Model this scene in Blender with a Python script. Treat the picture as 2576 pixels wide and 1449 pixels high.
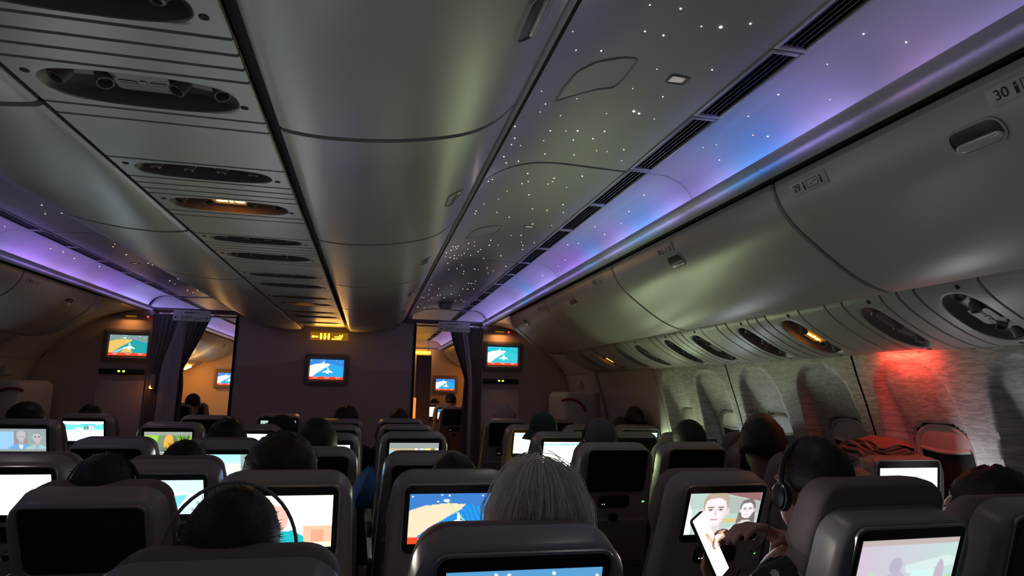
import bpy, bmesh, math, random
import numpy as np
from mathutils import Vector, Matrix, noise
random.seed(7)
PI = math.pi
sc = bpy.context.scene
col = sc.collection
for o in list(bpy.data.objects):
    bpy.data.objects.remove(o)

# ------------------------------------------------------------ camera
F = 1575.0
cx, cy = 1288.0, 724.5
dY = Vector((929 - cx, 975 - cy, F)).normalized()
up = dY.cross(Vector((1, .022, 0))).normalized()
if up.y > 0: up = -up
dX = dY.cross(up)
if dX.x < 0: dX = -dX
Rw = Matrix((dX, dY, up))                     # rows: cabin axes seen from the camera
cam_d = bpy.data.cameras.new('camera'); cam = bpy.data.objects.new('camera', cam_d); col.objects.link(cam)
cam_d.sensor_width = 36; cam_d.lens = F / 2576 * 36; cam_d.clip_start = .02
m3 = Matrix((Rw @ Vector((1, 0, 0)), Rw @ Vector((0, -1, 0)), Rw @ Vector((0, 0, -1)))).transposed()
cam.matrix_world = Matrix.Translation((.5, 0, 1.46)) @ m3.to_4x4()
sc.camera = cam
# ------------------------------------------------------------ world, exposure
w = bpy.data.worlds.new('night'); sc.world = w; w.use_nodes = True
w.node_tree.nodes['Background'].inputs[0].default_value = (.55, .6, .75, 1)
w.node_tree.nodes['Background'].inputs[1].default_value = .10
sc.view_settings.view_transform = 'Standard'; sc.view_settings.look = 'None'
sc.view_settings.exposure = 0.1; sc.view_settings.gamma = 1.0
sc.view_settings.use_curve_mapping = False
cy_ = sc.cycles
cy_.max_bounces = 6; cy_.diffuse_bounces = 4; cy_.glossy_bounces = 3; cy_.transmission_bounces = 3
cy_.caustics_reflective = False; cy_.caustics_refractive = False
cy_.sample_clamp_indirect = 4.0
cy_.use_denoising = True; cy_.use_adaptive_sampling = True; cy_.adaptive_threshold = .015
try: cy_.denoiser = 'OPENIMAGEDENOISE'
except Exception: pass
LED_POWER = 15.0          # cove light strips
SCREEN_FILL = 10.0       # radiance of the fill lamp added before a lit screen

# ------------------------------------------------------------ materials
def pri(name, c, rough=.5, metal=0., spec=.5, emit=None, es=1., coat=0., noise_amt=0., nscale=40.):
    m = bpy.data.materials.new(name); m.use_nodes = True
    nt = m.node_tree; b = nt.nodes['Principled BSDF']
    b.inputs['Base Color'].default_value = (*c, 1)
    b.inputs['Roughness'].default_value = rough; b.inputs['Metallic'].default_value = metal
    b.inputs['Specular IOR Level'].default_value = spec
    b.inputs['Coat Weight'].default_value = coat
    if emit:
        b.inputs['Emission Color'].default_value = (*emit, 1); b.inputs['Emission Strength'].default_value = es
    if noise_amt:
        tc = nt.nodes.new('ShaderNodeTexCoord'); n = nt.nodes.new('ShaderNodeTexNoise'); n.inputs['Scale'].default_value = nscale
        n.inputs['Detail'].default_value = 4
        nt.links.new(tc.outputs['Object'], n.inputs['Vector'])
        mx = nt.nodes.new('ShaderNodeMix'); mx.data_type = 'RGBA'
        mx.inputs['A'].default_value = (*[max(0, x * (1 - noise_amt)) for x in c], 1)
        mx.inputs['B'].default_value = (*[min(1, x * (1 + noise_amt)) for x in c], 1)
        nt.links.new(n.outputs['Fac'], mx.inputs['Factor']); nt.links.new(mx.outputs['Result'], b.inputs['Base Color'])
    return m
M = {}
M['bin'] = pri('bin_plastic', (.54, .535, .525), .34, noise_amt=.04, nscale=8)
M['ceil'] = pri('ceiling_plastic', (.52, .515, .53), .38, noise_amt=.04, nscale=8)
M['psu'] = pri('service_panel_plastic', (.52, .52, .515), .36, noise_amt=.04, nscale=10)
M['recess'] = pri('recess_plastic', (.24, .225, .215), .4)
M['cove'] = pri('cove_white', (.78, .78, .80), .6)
M['valance'] = pri('valance_plastic', (.50, .50, .50), .45)
M['dark'] = pri('dark_gap', (.012, .012, .012), .8)
M['black'] = pri('black_plastic', (.015, .015, .017), .35)
M['bezel'] = pri('bezel_black', (.010, .011, .013), .28)
M['shell'] = pri('seat_shell_grey', (.30, .29, .29), .33, noise_amt=.05, nscale=60)
M['trim_silver'] = pri('trim_silver', (.42, .42, .42), .25, metal=.6)
M['fabric'] = pri('seat_fabric', (.13, .105, .115), .9, noise_amt=.3, nscale=140)
M['fabric_pale'] = pri('headrest_fabric', (.20, .165, .17), .92, noise_amt=.25, nscale=180)
M['tray'] = pri('tray_plastic', (.24, .23, .23), .4)
M['metal'] = pri('leg_metal', (.35, .35, .36), .35, metal=.8)
M['carpet'] = pri('carpet', (.05, .045, .055), .95, noise_amt=.5, nscale=220)
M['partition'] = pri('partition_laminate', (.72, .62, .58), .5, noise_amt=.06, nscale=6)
M['partition_low'] = pri('partition_laminate_darker', (.62, .49, .44), .5, noise_amt=.06, nscale=6)
M['curtain'] = pri('curtain_cloth', (.25, .235, .25), .9, noise_amt=.3, nscale=60)
M['curtain_grey'] = pri('curtain_edge_cloth', (.58, .55, .58), .85, noise_amt=.2, nscale=60)
M['white'] = pri('white_plastic', (.7, .7, .68), .4)
M['red'] = pri('red_paint', (.35, .03, .03), .45)
M['print'] = pri('black_print', (.02, .02, .02), .6)
M['skin'] = pri('skin', (.44, .25, .19), .55, noise_amt=.12, nscale=30)
M['skin_dark'] = pri('skin_brown', (.17, .09, .065), .55, noise_amt=.12, nscale=30)
M['hair'] = pri('dark_hair', (.012, .010, .009), .55, noise_amt=.4, nscale=160)
M['hair_brown'] = pri('brown_hair', (.03, .02, .014), .55, noise_amt=.4, nscale=160)
M['hair_white'] = pri('white_hair', (.80, .77, .74), .5, noise_amt=.2, nscale=120)
M['cloth_black'] = pri('black_cloth', (.015, .015, .018), .9)
M['cloth_grey'] = pri('grey_cloth', (.10, .10, .11), .9)
M['cloth_blue'] = pri('navy_cloth', (.03, .045, .09), .9)
M['cloth_yellow'] = pri('mustard_cloth', (.55, .27, .03), .85)
M['cloth_green'] = pri('green_cloth', (.025, .05, .042), .9)
M['cloth_light'] = pri('pale_cloth', (.36, .34, .34), .9)
M['cloth_red'] = pri('rust_cloth', (.30, .16, .13), .9, noise_amt=.2, nscale=80)
M['exit_plate'] = pri('exit_sign_plate', (.7, .68, .70), .5, emit=(.9, .85, .95), es=.02)  # faint emission stands in for light falling on the unlit plate
M['blue_cloth'] = pri('blue_cloth', (.05, .16, .42), .9)
M['lamp_lens'] = pri('ceiling_lamp_lens', (.5, .5, .5), .3, emit=(1, .9, .85), es=.22)
M['chrome'] = pri('chrome', (.7, .7, .7), .18, metal=1.)
M['pane'] = pri('window_pane', (.01, .012, .016), .06, spec=.8)
M['amber'] = pri('amber_light', (.3, .1, .0), .4, emit=(1, .30, .03), es=40)
M['amber_sign'] = pri('amber_sign_light', (.3, .15, .0), .4, emit=(1, .46, .02), es=7)
M['amber_glass'] = pri('amber_sign_glass', (.10, .05, .02), .3, emit=(1, .42, .02), es=.22)
M['green_led'] = pri('green_led', (.05, .3, .05), .4, emit=(.12, 1, .12), es=3)
M['lime_led'] = pri('lime_led', (.2, .3, .05), .4, emit=(.5, 1, .05), es=3)
M['red_led'] = pri('red_led', (.3, .02, .02), .4, emit=(1, .05, .03), es=4)
M['white_led'] = pri('white_led', (.5, .5, .5), .4, emit=(1, 1, 1), es=1.5)
M['blue_led'] = pri('blue_led', (.1, .2, .5), .4, emit=(.2, .5, 1), es=5)
M['star_w'] = pri('star_white', (.5, .5, .5), .4, emit=(1, .97, .95), es=1.6)
M['star_B'] = pri('star_bright', (.5, .5, .5), .4, emit=(1, 1, 1), es=3)
M['star_y'] = pri('star_yellow', (.5, .5, .3), .4, emit=(1, .85, .25), es=2)
M['star_r'] = pri('star_red', (.5, .2, .2), .4, emit=(1, .35, .4), es=2)
M['star_b'] = pri('star_blue', (.2, .3, .5), .4, emit=(.45, .7, 1), es=2)
M['lens'] = pri('lamp_lens', (.55, .58, .60), .15)
def translucent_valance():
    nt = M['valance'].node_tree; b = nt.nodes['Principled BSDF']; out = nt.nodes['Material Output']
    t = nt.nodes.new('ShaderNodeBsdfTranslucent'); t.inputs['Color'].default_value = (.75, .75, .78, 1)
    mx = nt.nodes.new('ShaderNodeMixShader'); mx.inputs['Fac'].default_value = .07
    nt.links.new(b.outputs[0], mx.inputs[1]); nt.links.new(t.outputs[0], mx.inputs[2]); nt.links.new(mx.outputs[0], out.inputs['Surface'])
translucent_valance()
M['sidewall'] = pri('sidewall_print', (.5, .5, .5), .5)
def sidewall_nodes():
    nt = M['sidewall'].node_tree; b = nt.nodes['Principled BSDF']
    tc = nt.nodes.new('ShaderNodeTexCoord'); mp = nt.nodes.new('ShaderNodeMapping')
    mp.inputs['Scale'].default_value = (1, 17, 95)
    n = nt.nodes.new('ShaderNodeTexNoise'); n.inputs['Scale'].default_value = 1; n.inputs['Detail'].default_value = 2.5; n.inputs['Distortion'].default_value = 1.2
    cr = nt.nodes.new('ShaderNodeValToRGB')
    cr.color_ramp.elements[0].position = .40; cr.color_ramp.elements[0].color = (.36, .34, .335, 1)
    cr.color_ramp.elements[1].position = .60; cr.color_ramp.elements[1].color = (.58, .56, .55, 1)
    nt.links.new(tc.outputs['Object'], mp.inputs['Vector']); nt.links.new(mp.outputs['Vector'], n.inputs['Vector'])
    nt.links.new(n.outputs['Fac'], cr.inputs['Fac']); nt.links.new(cr.outputs['Color'], b.inputs['Base Color'])
sidewall_nodes()
def vcol_emission(name, strength, gloss=True):
    m = bpy.data.materials.new(name); m.use_nodes = True; nt = m.node_tree
    b = nt.nodes['Principled BSDF']; b.inputs['Base Color'].default_value = (.01, .01, .012, 1); b.inputs['Roughness'].default_value = .3
    a = nt.nodes.new('ShaderNodeAttribute'); a.attribute_name = 'Col'
    nt.links.new(a.outputs['Color'], b.inputs['Emission Color']); b.inputs['Emission Strength'].default_value = strength
    return m
M['screen'] = vcol_emission('screen_picture', 1.0)
M['led_strip'] = vcol_emission('cove_led', LED_POWER)

# ------------------------------------------------------------ mesh helpers
def mesh_obj(name, verts, faces, mat, parent=None, smooth=True, angle=40, fm=None):
    me = bpy.data.meshes.new(name); me.from_pydata([tuple(v) for v in verts], [], faces); me.update()
    mats = mat if isinstance(mat, (list, tuple)) else [mat]
    for k in mats: me.materials.append(M[k] if isinstance(k, str) else k)
    if fm is not None: me.polygons.foreach_set('material_index', fm)
    if smooth:
        me.polygons.foreach_set('use_smooth', [True] * len(me.polygons)); me.set_sharp_from_angle(angle=math.radians(angle))
    o = bpy.data.objects.new(name, me); col.objects.link(o)
    if parent: o.parent = parent
    return o
class MB:
    def __init__(s): s.v = []; s.f = []
    def add(s, v, f):
        k = len(s.v); s.v += [tuple(p) for p in v]; s.f += [tuple(i + k for i in q) for q in f]
    def bm(s, bm_):
        bm_.verts.index_update(); s.add([v.co[:] for v in bm_.verts], [[v.index for v in f.verts] for f in bm_.faces]); bm_.free()
    def box(s, c, d, bev=0., seg=2, rot=None):
        b = bmesh.new(); bmesh.ops.create_cube(b, size=1)
        for v in b.verts: v.co = Vector((v.co.x * d[0], v.co.y * d[1], v.co.z * d[2]))
        if bev: bmesh.ops.bevel(b, geom=b.edges[:], offset=bev, segments=seg, profile=.5, affect='EDGES')
        for v in b.verts: v.co = (rot @ v.co if rot else v.co) + Vector(c)
        s.bm(b)
    def loft(s, loops, cap0=True, cap1=True, closed=True):
        n = len(loops[0]); k = len(s.v)
        for L in loops: s.v += [tuple(p) for p in L]
        for i in range(len(loops) - 1):
            for j in range(n if closed else n - 1):
                a = k + i * n + j; b = k + i * n + (j + 1) % n
                s.f.append((a, b, b + n, a + n))
        if cap0: s.f.append(tuple(k + j for j in range(n))[::-1])
        if cap1: s.f.append(tuple(k + (len(loops) - 1) * n + j for j in range(n)))
    def tube(s, pts, r, n=8, caps=True):
        pts = [Vector(p) for p in pts]; rs = r if isinstance(r, (list, tuple)) else [r] * len(pts); loops = []
        t0 = None; a = None
        for i, p in enumerate(pts):
            t = (pts[min(i + 1, len(pts) - 1)] - pts[max(i - 1, 0)]).normalized()
            if a is None:
                a = t.orthogonal().normalized()
            else:
                a = (a - t * a.dot(t)); a = a.normalized() if a.length > 1e-6 else t.orthogonal().normalized()
            b = t.cross(a)
            loops.append([p + (a * math.cos(2 * PI * k / n) + b * math.sin(2 * PI * k / n)) * rs[i] for k in range(n)])
        s.loft(loops, caps, caps)
    def ell(s, c, r, n=16, m=10, rot=None):
        c = Vector(c); k = len(s.v); vs = []; 
        for i in range(1, m):
            for j in range(n):
                th = PI * i / m; ph = 2 * PI * j / n
                v = Vector((r[0] * math.sin(th) * math.cos(ph), r[1] * math.sin(th) * math.sin(ph), r[2] * math.cos(th)))
                vs.append(c + (rot @ v if rot else v))
        t = Vector((0, 0, r[2])); vs += [c + (rot @ t if rot else t), c - (rot @ t if rot else t)]
        f = []
        for i in range(m - 2):
            for j in range(n):
                a = i * n + j; b = i * n + (j + 1) % n; f.append((a, a + n, b + n, b))
        for j in range(n):
            f.append((len(vs) - 2, j, (j + 1) % n)); f.append((len(vs) - 1, (m - 2) * n + (j + 1) % n, (m - 2) * n + j))
        s.add(vs, f)
    def build(s, name, mat, parent=None, **k): return mesh_obj(name, s.v, s.f, mat, parent, **k)
def tag(o, label=None, cat=None, group=None, kind=None):
    if label: o['label'] = label
    if cat: o['category'] = cat
    if group: o['group'] = group
    if kind: o['kind'] = kind
    return o
def empty(name, loc, label, cat, group=None, rz=0.):
    o = bpy.data.objects.new(name, None); col.objects.link(o); o.location = loc; o.rotation_euler = (0, 0, rz); o.empty_display_size = .05
    return tag(o, label, cat, group)
def struct(o): return tag(o, kind='structure')
def rrect(wd, ht, r, n=5, wtop=None, rb=None):
    """closed outline, counter clockwise, centred; wtop: other width at the top; rb: radius at the bottom"""
    wt = wtop or wd; rb = r if rb is None else rb; out = []
    for (cx_, cy_2, a0, rr) in ((wt / 2 - r, ht / 2 - r, 0, r), (-wt / 2 + r, ht / 2 - r, 90, r), (-wd / 2 + rb, -ht / 2 + rb, 180, rb), (wd / 2 - rb, -ht / 2 + rb, 270, rb)):
        for k in range(n + 1):
            a = math.radians(a0 + 90 * k / n); out.append((cx_ + rr * math.cos(a), cy_2 + rr * math.sin(a)))
    return out
def inset(loop, d):
    c = Vector((sum(p[0] for p in loop) / len(loop), sum(p[1] for p in loop) / len(loop))); out = []
    n = len(loop)
    for i, p in enumerate(loop):
        a = Vector(loop[i - 1]); b = Vector(loop[(i + 1) % n]); t = (b - a).normalized(); nn = Vector((-t.y, t.x))
        q = Vector(p) + nn * d; out.append((q.x, q.y))
    return out
def smooth_curve(pts, per=4):
    out = []; P = [Vector(p) for p in pts]
    for i in range(len(P) - 1):
        p0 = P[max(i - 1, 0)]; p1 = P[i]; p2 = P[i + 1]; p3 = P[min(i + 2, len(P) - 1)]
        for k in range(per):
            t = k / per
            out.append(.5 * ((2 * p1) + (p2 - p0) * t + (2 * p0 - 5 * p1 + 4 * p2 - p3) * t * t + (3 * p1 - p0 - 3 * p2 + p3) * t ** 3))
    out.append(P[-1]); return [tuple(p) for p in out]
def shrink(loop, d):
    w_ = max(p[0] for p in loop) - min(p[0] for p in loop); h_ = max(p[1] for p in loop) - min(p[1] for p in loop)
    return [(p[0] * (w_ - 2 * d) / w_, p[1] * (h_ - 2 * d) / h_) for p in loop]
def offs(pts, d):
    """offset an open 2D polyline to its left by d"""
    out = []
    for i, p in enumerate(pts):
        a = Vector(pts[max(i - 1, 0)]); b = Vector(pts[min(i + 1, len(pts) - 1)]); t = (b - a).normalized()
        out.append((p[0] - t.y * d, p[1] + t.x * d))
    return out
def extrude(name, prof, y0, y1, t, mat, parent=None, side=1, bev=.004, cuts=0):
    """panel of thickness t whose visible face follows prof (x,z) between y0 and y1; rounded ends"""
    outer = offs(prof, t); e = min(bev, (y1 - y0) / 4)
    ins = offs(prof, bev)
    def loop(pr, y): return [(side * p[0], y, p[1]) for p in pr + outer[::-1]]
    ys = [y0 + e] + [y0 + (y1 - y0) * (k + 1) / (cuts + 1) for k in range(cuts)] + [y1 - e]
    L = [loop(ins, y0)] + [loop(prof, y) for y in ys] + [loop(ins, y1)]
    if side < 0: L = [l[::-1] for l in L]
    m = MB(); m.loft(L); return m.build(name, mat, parent, angle=35)
def vcol(o, cols):
    a = o.data.color_attributes.new('Col', 'FLOAT_COLOR', 'POINT')
    a.data.foreach_set('color', np.concatenate([cols, np.ones((len(cols), 1))], 1).astype(np.float32).ravel())

# ------------------------------------------------------------ cabin section (half, x outward from the centre line)
CBIN = smooth_curve([(.255, 2.085), (.262, 2.07), (.343, 2.061), (.438, 2.063), (.534, 2.072), (.633, 2.09), (.715, 2.114), (.777, 2.15), (.829, 2.203), (.846, 2.235)], 3)
CEIL = smooth_curve([(.852, 2.215), (.883, 2.262), (.945, 2.31), (1.025, 2.348), (1.107, 2.368), (1.19, 2.375), (1.275, 2.374), (1.38, 2.371), (1.488, 2.368)], 3)
COVE = smooth_curve([(1.592, 2.370), (1.65, 2.369), (1.681, 2.364), (1.735, 2.340), (1.771, 2.305), (1.795, 2.262), (1.80, 2.205)], 3)
VAL = smooth_curve([(1.722, 2.236), (1.728, 2.226), (1.76, 2.212), (1.81, 2.206), (1.838, 2.215)], 3)
RBIN = smooth_curve([(1.846, 2.200), (1.848, 2.178), (1.857, 2.148), (1.878, 2.105), (1.927, 2.048), (2.003, 1.988), (2.08, 1.932), (2.158, 1.884), (2.238, 1.850), (2.304, 1.836)], 3)
PSUR = smooth_curve([(2.375, 1.860), (2.382, 1.84), (2.40, 1.818), (2.444, 1.783), (2.508, 1.745), (2.585, 1.706), (2.68, 1.672), (2.745, 1.66)], 4)
for P_ in (CBIN,): pass
WALL = [(2.752, 1.69), (2.755, 1.663), (2.783, 1.558), (2.82, 1.446), (2.852, 1.335), (2.873, 1.25), (2.905, 1.1), (2.925, .9), (2.93, .65), (2.9, .35), (2.80, .02)]
def wall_x(z):
    for a, b in zip(WALL, WALL[1:]):
        if b[1] <= z <= a[1]: return a[0] + (b[0] - a[0]) * (a[1] - z) / (a[1] - b[1])
    return WALL[0][0] if z > WALL[0][1] else WALL[-1][0]
SIDE = {1: 'blue-lit side', -1: 'purple-lit side'}
ORD = ['first', 'second', 'third', 'fourth', 'fifth', 'sixth', 'seventh', 'eighth', 'ninth', 'tenth', 'eleventh', 'twelfth', 'thirteenth', 'fourteenth', 'fifteenth', 'sixteenth', 'seventeenth', 'eighteenth']

def slab(name, x0, x1, y0, y1, z0, z1, mat, bev=0., parent=None):
    m = MB(); m.box(((x0 + x1) / 2, (y0 + y1) / 2, (z0 + z1) / 2), (x1 - x0, y1 - y0, z1 - z0), bev); return m.build(name, mat, parent)
struct(slab('floor', -3, 3, -1.6, 13.2, -.06, 0, 'carpet'))

# ------------------------------------------------------------ aisle ceilings, coves, vents
STAR_R = """1.095,1.250,w 1.178,1.257,B 1.263,1.311,w 1.310,1.300,B 1.371,1.266,B 1.190,1.373,B 1.134,1.363,w 0.916,1.284,w 0.966,1.411,w 1.050,1.453,w 1.249,1.535,w 1.397,1.491,w 0.928,1.604,w 1.230,1.661,w 1.081,1.746,w 1.339,1.681,w 0.976,1.734,w 0.975,1.791,w 1.065,1.869,w 1.217,1.845,w 1.295,1.802,B 1.318,1.812,B 1.382,1.833,w 1.066,1.995,w 1.169,2.002,B 1.127,2.007,w 1.262,1.981,w 0.897,1.804,w 0.931,1.954,w 1.068,2.087,w 1.180,2.084,b 1.245,2.054,w 0.933,2.015,w 0.980,2.078,w 1.297,2.156,y 1.337,2.151,w 1.390,2.113,w 1.113,2.234,w 1.229,2.225,w 1.425,2.218,r 0.929,2.127,w 0.962,2.238,w 1.018,2.276,w 1.101,2.460,w 1.232,2.506,w 1.337,2.440,w 1.665,1.569,w 1.665,1.727,w 1.732,1.804,r 1.757,1.758,w 1.685,1.958,w 1.661,2.009,w 1.740,2.030,w 1.666,1.229,w 1.746,1.184,w 1.678,1.374,w 1.664,1.569,w 1.761,1.470,w 1.757,1.759,w 0.930,2.128,w 0.962,2.237,w 1.018,2.275,w 1.425,2.217,r 1.113,2.232,w 1.101,2.459,w 0.940,2.403,w 0.923,2.400,w 1.132,2.571,w 1.110,2.597,r 1.232,2.508,w 1.237,2.551,w 1.228,2.590,y 1.063,2.691,y 1.320,2.606,w 1.184,2.762,w 1.047,2.807,w 0.979,2.818,w 1.380,2.855,w 1.257,2.981,w 1.333,2.978,y 1.421,2.982,w 1.089,3.060,w 0.957,2.908,w 0.962,2.965,w 1.177,3.166,w 1.330,3.257,w 1.436,3.245,w 1.274,3.557,w 1.329,3.525,w 1.180,3.710,w 1.084,3.741,w 1.051,3.761,w 1.368,3.682,w 1.448,3.669,w 1.398,3.764,y 1.250,3.826,b 1.196,3.846,w 1.103,3.857,w 0.944,3.673,w 0.967,3.731,r 0.983,3.742,w 0.983,3.814,w 1.072,3.940,r 1.164,3.980,w 1.158,4.050,w 1.423,3.878,w 1.329,4.122,w 1.069,4.077,w 1.037,4.103,w 1.059,4.121,w 1.003,4.063,w 1.126,4.165,w 0.975,4.074,w 1.016,4.177,w 1.041,4.224,w 0.930,3.937,w 0.915,3.767,w 0.946,3.784,w 1.233,4.252,w 0.986,4.293,w 1.115,4.519,w 1.098,4.650,w 1.033,4.624,w 1.237,4.669,w 1.268,4.683,w 1.319,4.586,w 1.383,4.671,w 1.363,4.783,w 1.170,4.784,y 1.183,4.900,y 1.437,4.457,w 1.162,5.499,w 1.290,5.317,w 1.312,5.320,w 1.330,5.186,w 1.062,5.609,w 0.957,5.161,w 0.969,5.489,w 1.288,5.643,w 1.331,5.636,w 1.381,5.594,w 0.995,5.843,w 1.124,6.059,w 1.102,6.095,r 1.228,6.019,w 1.188,6.272,w 0.957,5.938,w 0.924,5.770,w 1.059,6.229,w 1.041,6.369,w 1.327,6.445,w 1.374,6.333,w 1.415,6.444,w 1.313,6.061,w 0.971,6.455,w 0.950,6.625,w 1.090,7.259,w 1.155,7.476,w 1.177,7.174,w 1.247,7.301,w 1.320,7.575,w 1.362,7.139,w 1.439,7.105,w 1.405,7.306,w 1.203,7.970,w 1.266,8.067,w 1.290,7.754,w 1.357,7.951,w 1.049,7.020,w 1.047,7.249,w 1.034,7.349,w 1.031,7.601,w 0.980,7.285,w 1.112,7.600,w 1.684,2.579,w 1.711,2.815,w 1.737,2.980,w 1.670,3.190,w 1.739,3.225,w 1.696,3.557,w 1.659,3.654,w 1.738,3.956,w 1.746,4.145,w 1.744,4.550,w"""
STAR_L = """1.243,3.668,w 0.848,3.009,y 1.213,3.819,w 1.309,3.854,w 1.224,4.598,w 1.268,4.692,y 1.275,4.954,w 1.196,4.917,w 1.181,5.135,w 1.227,5.267,w 1.217,5.338,w 1.196,5.600,w 1.311,6.113,w 1.320,6.304,w 1.208,5.988,w 1.178,6.149,w 1.312,6.691,w 1.215,6.665,w 1.299,6.838,w 1.304,7.216,w 1.270,7.340,w 1.211,7.389,w 1.682,4.220,w 1.578,4.486,w 1.697,4.816,w 1.677,4.949,w 1.692,5.162,w 1.656,5.515,w 1.692,6.472,w"""
def ceil_z(x):
    full = CEIL + COVE
    for a, b in zip(full, full[1:]):
        if a[0] <= x <= b[0]: return a[1] + (b[1] - a[1]) * (x - a[0]) / max(b[0] - a[0], 1e-6)
    return 2.37
def star_mesh(mat, r):
    m = MB(); m.ell((0, 0, 0), (r, r, r * .6), 8, 6); o = m.build('star_light', mat); me = o.data; bpy.data.objects.remove(o); return me
SM = {k: star_mesh('star_' + k, .0034 if k == 'B' else .0021) for k in 'wByrb'}
CSEAM = [-1.6, .36, 2.33, 4.30, 6.02, 7.16]
FSEAM = [7.24, 8.6, 10.3, 12.0]
def ceilings(side, seams, stars_txt, cuts=0):
    pts = []
    for t in stars_txt.split():
        q = t.split(','); pts.append((float(q[0]), float(q[1]), q[2]))
    for y0, y1 in zip(seams, seams[1:]):
        c = struct(extrude('ceiling', CEIL, y0 + .005, y1 - .005, .02, 'ceil', None, side))
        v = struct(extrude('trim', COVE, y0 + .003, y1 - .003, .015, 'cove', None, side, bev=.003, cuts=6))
        for (x, y, k) in pts:
            if y0 < y <= y1 and y < 7.15:
                host = c if x < 1.5 else v
                if 1.487 < x < 1.6: continue
                o = bpy.data.objects.new('star_light', SM[k]); col.objects.link(o); o.parent = host
                o.location = (side * x, y, ceil_z(x) - .0008)
                r_ = random.choice((.75, 1, 1.2)) * min(1.9, .65 + .22 * y); o.scale = (r_,) * 3
    # dark backing behind seams and vents
    struct(extrude('trim', offs(CEIL, .03) + offs(COVE, .03), seams[0], seams[-1], .01, 'dark', None, side))
ceilings(1, CSEAM, STAR_R); ceilings(-1, CSEAM, STAR_L)
ceilings(1, FSEAM, ''); ceilings(-1, FSEAM, '')

VB = [-.2, .32, .84, 1.345, 1.77, 2.29, 2.80, 3.31, 3.80, 4.28, 4.76, 5.25, 5.75, 6.27, 6.75, 7.16]
def vents(side, brk, where):
    first = None
    vis = [b for b in brk]
    for i, (y0, y1) in enumerate(zip(vis, vis[1:])):
        n = len(vis) - 2 - i
        t = empty('ceiling_vent', (side * 1.54, (y0 + y1) / 2, 2.366), f'{ORD[n]} dark slatted ceiling air vent counted from the {where} end, {SIDE[side]} aisle', 'air vent', 'slatted air vents along the coves')
        L = y1 - y0 - .006; m = MB()
        for (x, wd) in ((-.046, .014), (.041, .014)): m.box((side * x, 0, .004), (wd, L, .012), .002)
        for s in (-1, 1): m.box((side * -.0025, s * (L / 2 - .008), .004), (.075, .016, .012), .002)
        m.build('frame', 'ceil', t)
        m = MB(); m.box((0, 0, .022), (.088, L - .01, .006)); m.build('back_plate', 'dark', t)
        m = MB()
        for k in range(5): m.box((side * (-.031 + k * .0155), 0, .009), (.0028, L - .03, .012))
        m.build('slats', 'black', t)
vents(1, VB, 'exit sign'); vents(-1, VB, 'exit sign')
vents(1, [7.3, 8.3, 9.3, 10.3, 11.3, 12], 'forward cabin'); vents(-1, [7.3, 8.3, 9.3, 10.3, 11.3, 12], 'forward cabin')

# light troughs: valance, LED strip lying behind its lip
def led(side, y0, y1, keys):
    n = int((y1 - y0) / .05) + 1; v = []; f = []; c = []
    ks = [k[0] for k in keys]
    for i in range(n):
        y = y0 + (y1 - y0) * i / (n - 1)
        rgb = [np.interp(y, ks, [k[1][j] * k[2] for k in keys]) for j in range(3)]
        for (x, z) in ((1.752, 2.220), (1.776, 2.222)): v.append((side * x, y, z)); c.append(rgb)
    for i in range(n - 1):
        a = i * 2; f.append((a, a + 1, a + 3, a + 2) if side > 0 else (a, a + 2, a + 3, a + 1))
    return v, f, np.array(c)
PUR = (.36, .20, .82); LIL = (.40, .33, .95); BLU = (.05, .24, .95); SKY = (.10, .38, 1.); PNK = (.46, .28, .72); GRP = (.30, .25, .62)
KR = [(-1.6, GRP, .5), (.6, PUR, .45), (1.0, GRP, .55), (1.2, PNK, .6), (1.33, GRP, .22), (1.45, LIL, .8), (1.6, LIL, .9), (1.75, BLU, .95), (1.95, SKY, .9), (2.1, LIL, 1.), (2.33, LIL, .45), (2.45, LIL, 1.2), (2.8, SKY, 1.), (3.1, LIL, 1.15), (3.35, LIL, .5), (3.5, SKY, 1.1), (3.7, PUR, 1.), (4.05, PUR, 1.1), (4.25, LIL, .6), (4.5, LIL, 1.3), (4.9, LIL, .9), (5.1, SKY, 1.1), (5.4, LIL, 1.2), (5.6, LIL, .5), (5.8, LIL, 1.3), (6.4, LIL, 1.2), (7.2, LIL, 1.1)]
KL = [(-1.6, PUR, .6), (1, PUR, .8), (2.5, PUR, .9), (3.6, PUR, 1.), (4.2, PUR, .9), (4.4, LIL, .5), (4.6, PUR, 1.2), (4.9, PUR, 1.3), (5.1, PNK, .7), (5.3, PUR, 1.2), (5.7, PNK, .6), (5.9, PUR, 1.3), (6.3, PUR, .9), (6.5, LIL, 1.2), (7.2, LIL, 1.1)]
KF = [(7.2, LIL, .9), (8.5, LIL, 1.), (9, SKY, 1.), (10, PNK, 1.), (12, LIL, 1.)]
VSEAM = [-1.6, .36, 1.80, 3.30, 4.80, 6.10, 7.16]
for side, K in ((1, KR), (-1, KL)):
    for y0, y1 in zip(VSEAM, VSEAM[1:]):
        struct(extrude('trim', VAL, y0 + .002, y1 - .002, -.012, 'valance', None, side, bev=-.003) if 0 else extrude('trim', VAL, y0 + .002, y1 - .002, .010, 'valance', None, side, bev=.002))
    v, f, c = led(side, -1.5, 7.16, K)
    o = mesh_obj('cove_light', v, f, 'led_strip', smooth=False); vcol(o, c)
    tag(o, 'long purple and blue light strip hidden in the %s ceiling cove' % SIDE[side].split()[0].replace('-lit', ''), 'cove light')
    struct(extrude('trim', VAL, 7.24, 12, .010, 'valance', None, side, bev=.002))
    v, f, c = led(side, 7.24, 12, KF)
    o = mesh_obj('cove_light', v, f, 'led_strip', smooth=False); vcol(o, c * .8)
    tag(o, 'light strip in the forward cabin cove beyond the curtain on the %s' % SIDE[side], 'cove light')

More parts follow.
